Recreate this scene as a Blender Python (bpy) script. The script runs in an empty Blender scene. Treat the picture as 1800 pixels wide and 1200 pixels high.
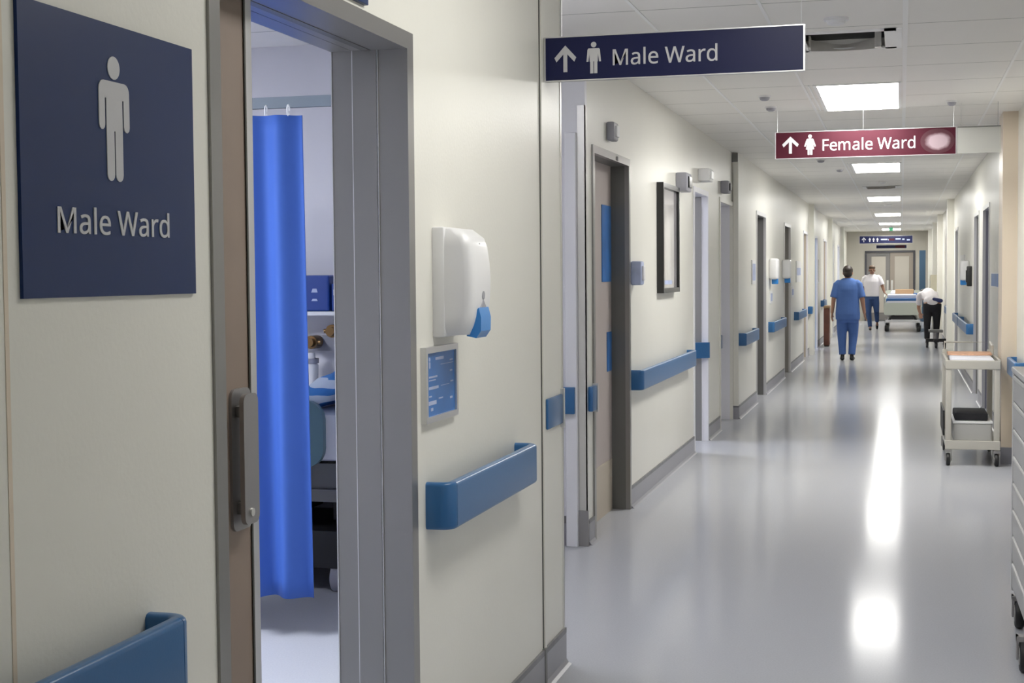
import bpy, bmesh, math, random
from mathutils import Vector, Matrix
random.seed(7)
S = bpy.context.scene
C = S.collection
PI = math.pi

# ------------------------------------------------------------------ camera
FPX, YAW, PITCH, ROLL, EYE = 2537.42, 0.2635, 0.0463, -0.0083, 1.52
fw = Vector((-math.sin(YAW)*math.cos(PITCH), math.cos(YAW)*math.cos(PITCH), -math.sin(PITCH)))
rt = Vector((math.cos(YAW), math.sin(YAW), 0))
up = rt.cross(fw)
r2 = rt*math.cos(ROLL) + up*math.sin(ROLL)
u2 = -rt*math.sin(ROLL) + up*math.cos(ROLL)
cd = bpy.data.cameras.new('camera'); cam = bpy.data.objects.new('camera', cd); C.objects.link(cam)
cam.matrix_world = Matrix(((r2.x, u2.x, -fw.x, 0), (r2.y, u2.y, -fw.y, 0), (r2.z, u2.z, -fw.z, EYE), (0, 0, 0, 1)))
cd.sensor_width = 36; cd.lens = FPX/1800*36; cd.clip_start = 0.05; cd.clip_end = 200
S.camera = cam

# ------------------------------------------------------------------ light and exposure
w = bpy.data.worlds.new('world'); S.world = w; w.use_nodes = True
w.node_tree.nodes['Background'].inputs[0].default_value = (0.55, 0.65, 0.8, 1)
w.node_tree.nodes['Background'].inputs[1].default_value = 0.05
S.view_settings.view_transform = 'Standard'; S.view_settings.look = 'None'
S.view_settings.gamma = 1; S.view_settings.use_curve_mapping = False
S.view_settings.exposure = 0.0
LAMP = 25.5           # radiance of the corridor ceiling panels
S.cycles.max_bounces = 8; S.cycles.diffuse_bounces = 6; S.cycles.glossy_bounces = 4
S.cycles.sample_clamp_indirect = 6
CEIL = 2.757
NX, FX, GX, RX = -1.267, -1.691, -1.63, 0.875       # near-left, mid-left, far-left and right wall faces
# panels: y of the near edge; each panel is 0.53 x 1.5 m. The first two are above and behind the camera
PANELS = [-4.2, 2.95, 9.84, 17.05, 24.7, 31.8, 38.0, 43.2]

# ------------------------------------------------------------------ materials
def mat(name, col, rough=0.5, metal=0.0, emit=0.0, bump=0.0, bscale=60.0, var=0.0, vscale=3.0, spec=0.5, trans=0.0, coat=0.0, ecol=None):
    m = bpy.data.materials.new(name); m.use_nodes = True
    nt = m.node_tree; b = nt.nodes['Principled BSDF']
    b.inputs['Base Color'].default_value = (*col, 1)
    b.inputs['Roughness'].default_value = rough
    b.inputs['Metallic'].default_value = metal
    b.inputs['Specular IOR Level'].default_value = spec
    b.inputs['Transmission Weight'].default_value = trans
    b.inputs['Coat Weight'].default_value = coat
    if emit:
        b.inputs['Emission Color'].default_value = (*(ecol or col), 1); b.inputs['Emission Strength'].default_value = emit
    if var or bump:
        tc = nt.nodes.new('ShaderNodeTexCoord')
    if var:
        n = nt.nodes.new('ShaderNodeTexNoise'); n.inputs['Scale'].default_value = vscale; n.inputs['Detail'].default_value = 5
        nt.links.new(tc.outputs['Object'], n.inputs['Vector'])
        r = nt.nodes.new('ShaderNodeValToRGB')
        r.color_ramp.elements[0].position = 0.3; r.color_ramp.elements[1].position = 0.7
        r.color_ramp.elements[0].color = (*[c*(1-var) for c in col], 1); r.color_ramp.elements[1].color = (*[min(1, c*(1+var)) for c in col], 1)
        nt.links.new(n.outputs['Fac'], r.inputs['Fac']); nt.links.new(r.outputs['Color'], b.inputs['Base Color'])
    if bump:
        n = nt.nodes.new('ShaderNodeTexNoise'); n.inputs['Scale'].default_value = bscale; n.inputs['Detail'].default_value = 3
        nt.links.new(tc.outputs['Object'], n.inputs['Vector'])
        bp = nt.nodes.new('ShaderNodeBump'); bp.inputs['Strength'].default_value = bump; bp.inputs['Distance'].default_value = 0.01
        nt.links.new(n.outputs['Fac'], bp.inputs['Height']); nt.links.new(bp.outputs['Normal'], b.inputs['Normal'])
    return m

def stripes(name, c1, c2, scale, axis=0, rough=0.8):
    m = mat(name, c1, rough); nt = m.node_tree; b = nt.nodes['Principled BSDF']
    tc = nt.nodes.new('ShaderNodeTexCoord'); wv = nt.nodes.new('ShaderNodeTexWave')
    wv.bands_direction = 'XYZ'[axis]; wv.inputs['Scale'].default_value = scale; wv.inputs['Distortion'].default_value = 0.6
    wv.inputs['Detail Scale'].default_value = 2
    r = nt.nodes.new('ShaderNodeValToRGB'); r.color_ramp.interpolation = 'CONSTANT'
    r.color_ramp.elements[0].color = (*c1, 1); r.color_ramp.elements[1].position = 0.45; r.color_ramp.elements[1].color = (*c2, 1)
    nt.links.new(tc.outputs['Object'], wv.inputs['Vector']); nt.links.new(wv.outputs['Fac'], r.inputs['Fac']); nt.links.new(r.outputs['Color'], b.inputs['Base Color'])
    return m

def ceiling_mat():
    m = mat('ceiling_tile', (0.8, 0.79, 0.76), 0.45); nt = m.node_tree; b = nt.nodes['Principled BSDF']
    g = nt.nodes.new('ShaderNodeNewGeometry'); sp = nt.nodes.new('ShaderNodeSeparateXYZ'); nt.links.new(g.outputs['Position'], sp.inputs[0])
    def line(sock, off, period, width):
        a = nt.nodes.new('ShaderNodeMath'); a.operation = 'SUBTRACT'; a.inputs[1].default_value = off; nt.links.new(sock, a.inputs[0])
        p = nt.nodes.new('ShaderNodeMath'); p.operation = 'PINGPONG'; p.inputs[1].default_value = period/2; nt.links.new(a.outputs[0], p.inputs[0])
        c = nt.nodes.new('ShaderNodeMath'); c.operation = 'LESS_THAN'; c.inputs[1].default_value = width; nt.links.new(p.outputs[0], c.inputs[0])
        return c.outputs[0]
    l1 = line(sp.outputs[1], 9.84, 0.762, 0.0045); 
    n = nt.nodes.new('ShaderNodeTexNoise'); n.inputs['Scale'].default_value = 1.3; nt.links.new(g.outputs['Position'], n.inputs['Vector'])
    r = nt.nodes.new('ShaderNodeValToRGB'); r.color_ramp.elements[0].color = (0.84, 0.82, 0.78, 1); r.color_ramp.elements[1].color = (0.89, 0.87, 0.83, 1)
    nt.links.new(n.outputs['Fac'], r.inputs['Fac'])
    mix = nt.nodes.new('ShaderNodeMix'); mix.data_type = 'RGBA'; nt.links.new(l1, mix.inputs[0]); nt.links.new(r.outputs['Color'], mix.inputs[6]); mix.inputs[7].default_value = (0.25, 0.25, 0.22, 1)
    nt.links.new(mix.outputs[2], b.inputs['Base Color'])
    return m

def worn_mat():
    # paint rubbed away: pale centre, ragged fading rim
    m = mat('worn_patch', (0.3, 0.22, 0.24), 0.5); nt = m.node_tree; b = nt.nodes['Principled BSDF']
    tc = nt.nodes.new('ShaderNodeTexCoord'); mp = nt.nodes.new('ShaderNodeMapping'); mp.vector_type = 'TEXTURE'
    mp.inputs['Location'].default_value = (0.526, 0, 0.097); mp.inputs['Scale'].default_value = (0.125, 1, 0.092)
    nt.links.new(tc.outputs['Object'], mp.inputs['Vector'])
    ln = nt.nodes.new('ShaderNodeVectorMath'); ln.operation = 'LENGTH'; nt.links.new(mp.outputs[0], ln.inputs[0])
    n = nt.nodes.new('ShaderNodeTexNoise'); n.inputs['Scale'].default_value = 9; n.inputs['Detail'].default_value = 5; nt.links.new(tc.outputs['Object'], n.inputs['Vector'])
    ad = nt.nodes.new('ShaderNodeMath'); ad.operation = 'MULTIPLY_ADD'; ad.inputs[1].default_value = 0.55; nt.links.new(n.outputs['Fac'], ad.inputs[0]); nt.links.new(ln.outputs['Value'], ad.inputs[2])
    r = nt.nodes.new('ShaderNodeValToRGB'); r.color_ramp.elements[0].position = 0.75; r.color_ramp.elements[1].position = 1.08
    r.color_ramp.elements[0].color = (0.33, 0.25, 0.28, 1); r.color_ramp.elements[1].color = (0.050, 0.0045, 0.013, 1)
    nt.links.new(ad.outputs[0], r.inputs['Fac']); nt.links.new(r.outputs['Color'], b.inputs['Base Color'])
    return m
def floor_mat():
    m = mat('floor_vinyl', (0.44, 0.445, 0.475), 0.13, spec=0.5); nt = m.node_tree; b = nt.nodes['Principled BSDF']
    g = nt.nodes.new('ShaderNodeNewGeometry')
    n = nt.nodes.new('ShaderNodeTexNoise'); n.inputs['Scale'].default_value = 140; n.inputs['Detail'].default_value = 4; nt.links.new(g.outputs['Position'], n.inputs['Vector'])
    r = nt.nodes.new('ShaderNodeValToRGB'); r.color_ramp.elements[0].position = 0.35; r.color_ramp.elements[1].position = 0.65
    r.color_ramp.elements[0].color = (0.445, 0.455, 0.49, 1); r.color_ramp.elements[1].color = (0.475, 0.485, 0.52, 1)
    nt.links.new(n.outputs['Fac'], r.inputs['Fac']); nt.links.new(r.outputs['Color'], b.inputs['Base Color'])
    b.inputs['IOR'].default_value = 1.10
    return m

M = dict(
    wall=mat('cream_paint', (0.77, 0.76, 0.70), 0.33, bump=0.05, bscale=90, var=0.015, vscale=2),
    lilac=mat('lilac_paint', (0.78, 0.78, 0.83), 0.35),
    roomwall=mat('room_paint', (0.66, 0.65, 0.68), 0.6),
    beige=mat('column_paint', (0.72, 0.62, 0.50), 0.32, var=0.02),
    ceil=ceiling_mat(), floor=floor_mat(),
    tbar=mat('ceiling_bar', (0.9, 0.9, 0.89), 0.35),
    base=mat('skirting_vinyl', (0.30, 0.30, 0.335), 0.35, var=0.04),
    basecap=mat('skirting_cap', (0.17, 0.17, 0.18), 0.4, var=0.2, vscale=9),
    seam=mat('dark_joint', (0.06, 0.06, 0.055), 0.6),
    frame=mat('grey_frame_metal', (0.30, 0.295, 0.285), 0.28, 0.6),
    frame_dk=mat('dark_frame_metal', (0.17, 0.17, 0.165), 0.4, 0.3),
    frame_wh=mat('pale_frame_metal', (0.76, 0.76, 0.81), 0.3, 0.0),
    steel=mat('brushed_steel', (0.66, 0.65, 0.62), 0.28, 0.5),
    steelm=mat('matt_steel', (0.34, 0.33, 0.33), 0.35, 0.7),
    alu=mat('aluminium', (0.68, 0.68, 0.69), 0.3, 0.8),
    brown=mat('brown_laminate', (0.25, 0.19, 0.155), 0.5, var=0.04, vscale=8),
    greydoor=mat('grey_laminate', (0.42, 0.40, 0.41), 0.35, var=0.03),
    pinkdoor=mat('warm_grey_laminate', (0.50, 0.44, 0.42), 0.35, var=0.03),
    navy=mat('navy_sign', (0.005, 0.024, 0.105), 0.35, spec=0.3),
    navy2=mat('dark_navy_sign', (0.004, 0.007, 0.052), 0.4, spec=0.3),
    maroon=mat('maroon_sign', (0.050, 0.0045, 0.013), 0.45, spec=0.2),
    white=mat('white_lettering', (0.52, 0.52, 0.54), 0.5),
    blue=mat('blue_rail_vinyl', (0.026, 0.122, 0.30), 0.28, bump=0.02, bscale=200),
    blue_lt=mat('blue_poster', (0.035, 0.16, 0.46), 0.35, var=0.15, vscale=6),
    plastic=mat('white_plastic', (0.78, 0.78, 0.79), 0.3),
    greyplastic=mat('grey_plastic', (0.32, 0.32, 0.36), 0.4),
    lever=mat('blue_plastic', (0.03, 0.23, 0.62), 0.3),
    black=mat('black_rubber', (0.012, 0.012, 0.013), 0.5),
    blackgloss=mat('black_gloss', (0.010, 0.010, 0.011), 0.2),
    curtain=mat('blue_curtain', (0.036, 0.108, 0.42), 0.75),
    teal=mat('teal_plastic', (0.12, 0.21, 0.25), 0.4),
    linen=mat('white_linen', (0.72, 0.73, 0.80), 0.85, bump=0.2, bscale=12),
    stripe=stripes('striped_blanket', (0.05, 0.23, 0.62), (0.62, 0.72, 0.86), 4.2, 2),
    bluebox=mat('deep_blue_plastic', (0.012, 0.05, 0.26), 0.35),
    bronze=mat('bronze', (0.20, 0.12, 0.05), 0.35, 0.8),
    skin=mat('skin', (0.42, 0.22, 0.14), 0.5), skin2=mat('darker_skin', (0.24, 0.12, 0.075), 0.5),
    hair=mat('dark_hair', (0.022, 0.014, 0.010), 0.55, bump=0.5, bscale=80),
    hair2=mat('brown_hair', (0.075, 0.042, 0.02), 0.6, bump=0.5, bscale=80),
    scrub=mat('blue_scrubs', (0.068, 0.145, 0.385), 0.85, bump=0.25, bscale=14, var=0.06, vscale=5),
    shirt=mat('white_cotton', (0.76, 0.73, 0.76), 0.85, bump=0.25, bscale=14),
    jeans=mat('navy_denim', (0.035, 0.075, 0.20), 0.85, bump=0.2, bscale=16),
    blackcloth=mat('black_cloth', (0.012, 0.012, 0.016), 0.8),
    navycloth=mat('navy_cloth', (0.02, 0.03, 0.12), 0.8),
    cart=mat('ivory_enamel', (0.52, 0.50, 0.45), 0.35),
    cartgrey=mat('pale_grey_enamel', (0.44, 0.44, 0.43), 0.35),
    cartline=mat('drawer_lip', (0.54, 0.54, 0.53), 0.3),
    salmon=mat('salmon_cloth', (0.70, 0.42, 0.28), 0.8, var=0.1, vscale=20),
    cream=mat('cream_plastic', (0.72, 0.68, 0.52), 0.4),
    greencream=mat('pale_green_plastic', (0.55, 0.58, 0.50), 0.4),
    rust=mat('rust_brown_enamel', (0.16, 0.055, 0.035), 0.4, var=0.2, vscale=5),
    tan=mat('tan_card', (0.42, 0.27, 0.15), 0.8),
    paper=mat('printed_paper', (0.50, 0.48, 0.51), 0.12, var=0.18, vscale=5, coat=1.0),
    bluepaper=mat('pale_blue_notice', (0.42, 0.48, 0.68), 0.5, var=0.15, vscale=9),
    panel=mat('lamp_diffuser', (1.0, 0.985, 0.94), 0.5, emit=LAMP), panel_dim=mat('dimmed_lamp_diffuser', (1.0, 0.985, 0.94), 0.5, emit=LAMP*0.44),  # second one: unseen near panels, dimmed to keep the near wall from overbrightening
    recess_standin=mat('daylight_standin_glow', (0.90, 0.92, 1.0), 0.5, emit=20.0),  # glow added out of view, in place of side daylight
    roompanel=mat('room_lamp_diffuser', (0.86, 0.90, 1.0), 0.5, emit=36.0),
    trackblue=mat('grey_blue_rail', (0.105, 0.135, 0.17), 0.5),
    glass=mat('clear_plastic', (0.9, 0.92, 0.95), 0.1, trans=1.0),
    endwall=mat('grey_beige_paint', (0.42, 0.40, 0.35), 0.5), leaf_grey=mat('grey_brown_laminate', (0.19, 0.18, 0.175), 0.45),
    blankgrey=mat('off_white_panel', (0.36, 0.36, 0.34), 0.4),
    end_frame=mat('charcoal_frame', (0.05, 0.05, 0.06), 0.45), paleblue=mat('pale_blue_laminate', (0.42, 0.52, 0.66), 0.4), lilacgrey=mat('lilac_grey_laminate', (0.30, 0.30, 0.37), 0.4),
    plenum=mat('dark_duct', (0.10, 0.10, 0.10), 0.6),
    duct=mat('galvanised_sheet', (0.85, 0.82, 0.77), 0.4, 0.0, var=0.08, vscale=8),
    darkteal=mat('dark_teal_laminate', (0.03, 0.07, 0.12), 0.5),
    smudge=mat('worn_patch', (0.50, 0.40, 0.42), 0.5, var=0.25, vscale=14),
    green=mat('green_sign', (0.02, 0.30, 0.12), 0.4, emit=0.6),
    leaf_tan=mat('tan_laminate', (0.30, 0.26, 0.22), 0.45), tan_door=mat('beige_door', (0.52, 0.46, 0.38), 0.45), paledoor=mat('cream_door_panel', (0.45, 0.42, 0.37), 0.4),
)

# ------------------------------------------------------------------ mesh helpers
class MB:
    def __init__(s): s.bm = bmesh.new()
    def box(s, x0, x1, y0, y1, z0, z1, bev=0.0, seg=2):
        b = bmesh.new(); bmesh.ops.create_cube(b, size=1)
        for v in b.verts: v.co = Vector(((x0+x1)/2+v.co.x*(x1-x0), (y0+y1)/2+v.co.y*(y1-y0), (z0+z1)/2+v.co.z*(z1-z0)))
        if bev: bmesh.ops.bevel(b, geom=b.edges[:], offset=bev, segments=seg, affect='EDGES', profile=0.5)
        return s.add(b)
    def add(s, b, mtx=None):
        if mtx is not None: bmesh.ops.transform(b, matrix=mtx, verts=b.verts)
        vm = {}
        for v in b.verts: vm[v] = s.bm.verts.new(v.co)
        for f in b.faces:
            try: s.bm.faces.new([vm[v] for v in f.verts])
            except ValueError: pass
        b.free(); return s
    def cyl(s, p0, p1, r0, r1=None, seg=16):
        p0, p1 = Vector(p0), Vector(p1); r1 = r0 if r1 is None else r1
        return s.rings([(p0, r0), (p1, r1)], seg)
    def rings(s, pr, seg=16):
        # closed tube through points with radii
        pts = [Vector(p) for p, r in pr]; last = None; rows = []
        ref = None
        for i, (p, r) in enumerate(pr):
            d = (pts[min(i+1, len(pts)-1)] - pts[max(i-1, 0)]).normalized()
            if ref is None: ref = Vector((1, 0, 0)) if abs(d.x) < 0.8 else Vector((0, 0, 1))
            a = d.cross(ref).normalized(); b = d.cross(a).normalized(); ref = b.cross(d) if False else ref
            rows.append([s.bm.verts.new(pts[i] + a*math.cos(2*PI*k/seg)*r + b*math.sin(2*PI*k/seg)*r) for k in range(seg)])
        for A, B in zip(rows, rows[1:]):
            for k in range(seg): s.bm.faces.new((A[k], A[(k+1) % seg], B[(k+1) % seg], B[k]))
        s.bm.faces.new(rows[0][::-1]); s.bm.faces.new(rows[-1]); return s
    def tube(s, path, r, seg=10): return s.rings([(p, r) for p in path], seg)
    def ell(s, c, rx, ry, rz, seg=16, rot=None):
        b = bmesh.new(); bmesh.ops.create_uvsphere(b, u_segments=seg, v_segments=max(6, seg*2//3), radius=1)
        mt = Matrix.Translation(Vector(c)) @ (rot.to_4x4() if rot else Matrix.Identity(4)) @ Matrix.Diagonal((rx, ry, rz, 1))
        return s.add(b, mt)
    def cap(s, p0, r0, p1, r1, seg=12):
        # tapered capsule
        p0, p1 = Vector(p0), Vector(p1); d = (p1-p0); L = d.length or 1e-6; d = d/L
        pr = []
        for t in (80, 60, 35, 0): pr.append((p0 - d*r0*math.sin(math.radians(t)), r0*math.cos(math.radians(t))))
        for t in (0, 35, 60, 80): pr.append((p1 + d*r1*math.sin(math.radians(t)), r1*math.cos(math.radians(t))))
        return s.rings(pr, seg)
    def loft(s, rings, seg=24):
        # rings: (centre, rx, ry) ellipses in xy
        rows = [[s.bm.verts.new(Vector(c)+Vector((math.cos(2*PI*k/seg)*rx, math.sin(2*PI*k/seg)*ry, 0))) for k in range(seg)] for c, rx, ry in rings]
        for A, B in zip(rows, rows[1:]):
            for k in range(seg): s.bm.faces.new((A[k], A[(k+1) % seg], B[(k+1) % seg], B[k]))
        s.bm.faces.new(rows[0][::-1]); s.bm.faces.new(rows[-1]); return s
    def prism(s, pts, f, t):
        # pts: 2-D outline, f(u, v, w) -> world, extruded 0..t
        a = [s.bm.verts.new(f(u, v, 0)) for u, v in pts]; b = [s.bm.verts.new(f(u, v, t)) for u, v in pts]
        n = len(pts)
        s.bm.faces.new(a[::-1]); s.bm.faces.new(b)
        for k in range(n): s.bm.faces.new((a[k], a[(k+1) % n], b[(k+1) % n], b[k]))
        return s
    def sweep(s, path, prof):
        # path: xy polyline, prof: (offset along left normal, z)
        n = len(path); rows = []
        P = [Vector((p[0], p[1])) for p in path]
        for i in range(n):
            d1 = (P[i]-P[i-1]).normalized() if i else (P[1]-P[0]).normalized()
            d2 = (P[i+1]-P[i]).normalized() if i < n-1 else d1
            n1 = Vector((-d1.y, d1.x)); n2 = Vector((-d2.y, d2.x)); m = (n1+n2).normalized(); k = 1/max(0.3, m.dot(n1))
            rows.append([s.bm.verts.new((P[i].x+m.x*o*k, P[i].y+m.y*o*k, z)) for o, z in prof])
        q = len(prof)
        for A, B in zip(rows, rows[1:]):
            for k in range(q): s.bm.faces.new((A[k], A[(k+1) % q], B[(k+1) % q], B[k]))
        s.bm.faces.new(rows[0][::-1]); s.bm.faces.new(rows[-1]); return s
    def build(s, name, m, parent=None, smooth=False, local=False):
        bm = s.bm; bmesh.ops.recalc_face_normals(bm, faces=bm.faces)
        off = Vector((0, 0, 0))
        if not local:
            if parent is None:
                xs = [v.co for v in bm.verts]
                off = Vector(((min(v.x for v in xs)+max(v.x for v in xs))/2, (min(v.y for v in xs)+max(v.y for v in xs))/2, min(v.z for v in xs)))
            else: off = wloc(parent)
            bmesh.ops.translate(bm, verts=bm.verts, vec=-off)
        me = bpy.data.meshes.new(name); bm.to_mesh(me); bm.free()
        me.materials.append(m if not isinstance(m, str) else M[m])
        o = bpy.data.objects.new(name, me); C.objects.link(o)
        if parent is not None: o.parent = parent
        else: o.location = off
        if smooth:
            me.shade_smooth() if smooth is True else me.set_sharp_from_angle(angle=math.radians(smooth))
            if smooth is not True: me.shade_smooth(); me.set_sharp_from_angle(angle=math.radians(smooth))
        return o
def wloc(o):
    v = Vector((0, 0, 0))
    while o is not None: v += o.location; o = o.parent
    return v
def tag(o, label, cat, group=None):
    o['label'] = label; o['category'] = cat
    if group: o['group'] = group
    return o
def thing(name, label, cat, loc=(0, 0, 0), rz=0, group=None):
    o = bpy.data.objects.new(name, None); C.objects.link(o); o.location = loc; o.rotation_euler.z = rz
    o.empty_display_size = 0.1
    return tag(o, label, cat, group)
def struct(o): o['kind'] = 'structure'; return o
def structroot(name, loc=(0, 0, 0)):
    o = bpy.data.objects.new(name, None); C.objects.link(o); o.location = loc; return struct(o)
def copy_tree(o, parent=None):
    c = o.copy(); C.objects.link(c); c.parent = parent
    for ch in list(o.children): copy_tree(ch, c)
    return c
def bx(name, m, parent, *a, bev=0.0, smooth=False): return MB().box(*a, bev=bev).build(name, m, parent, smooth=smooth)

def on_left(x, y, z): return lambda u, v, w: Vector((x+w, y+u, z+v))      # on a wall facing +x
def on_right(x, y, z): return lambda u, v, w: Vector((x-w, y-u, z+v))     # on a wall facing -x
def on_front(x, y, z): return lambda u, v, w: Vector((x+u, y-w, z+v))     # facing -y

def rrect(u0, u1, v0, v1, r=0.0, n=5, corners=(1, 1, 1, 1)):
    pts = []
    for i, (cx, cy, a0) in enumerate(((u1-r, v1-r, 0), (u0+r, v1-r, 90), (u0+r, v0+r, 180), (u1-r, v0+r, 270))):
        if r and corners[i]:
            for k in range(n+1): a = math.radians(a0+90*k/n); pts.append((cx+r*math.cos(a), cy+r*math.sin(a)))
        else: pts.append(((u1, v1), (u0, v1), (u0, v0), (u1, v0))[i])
    return pts
def disc(u, v, r, n=28, ry=None): return [(u+r*math.cos(2*PI*k/n), v+(ry or r)*math.sin(2*PI*k/n)) for k in range(n)]

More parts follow.
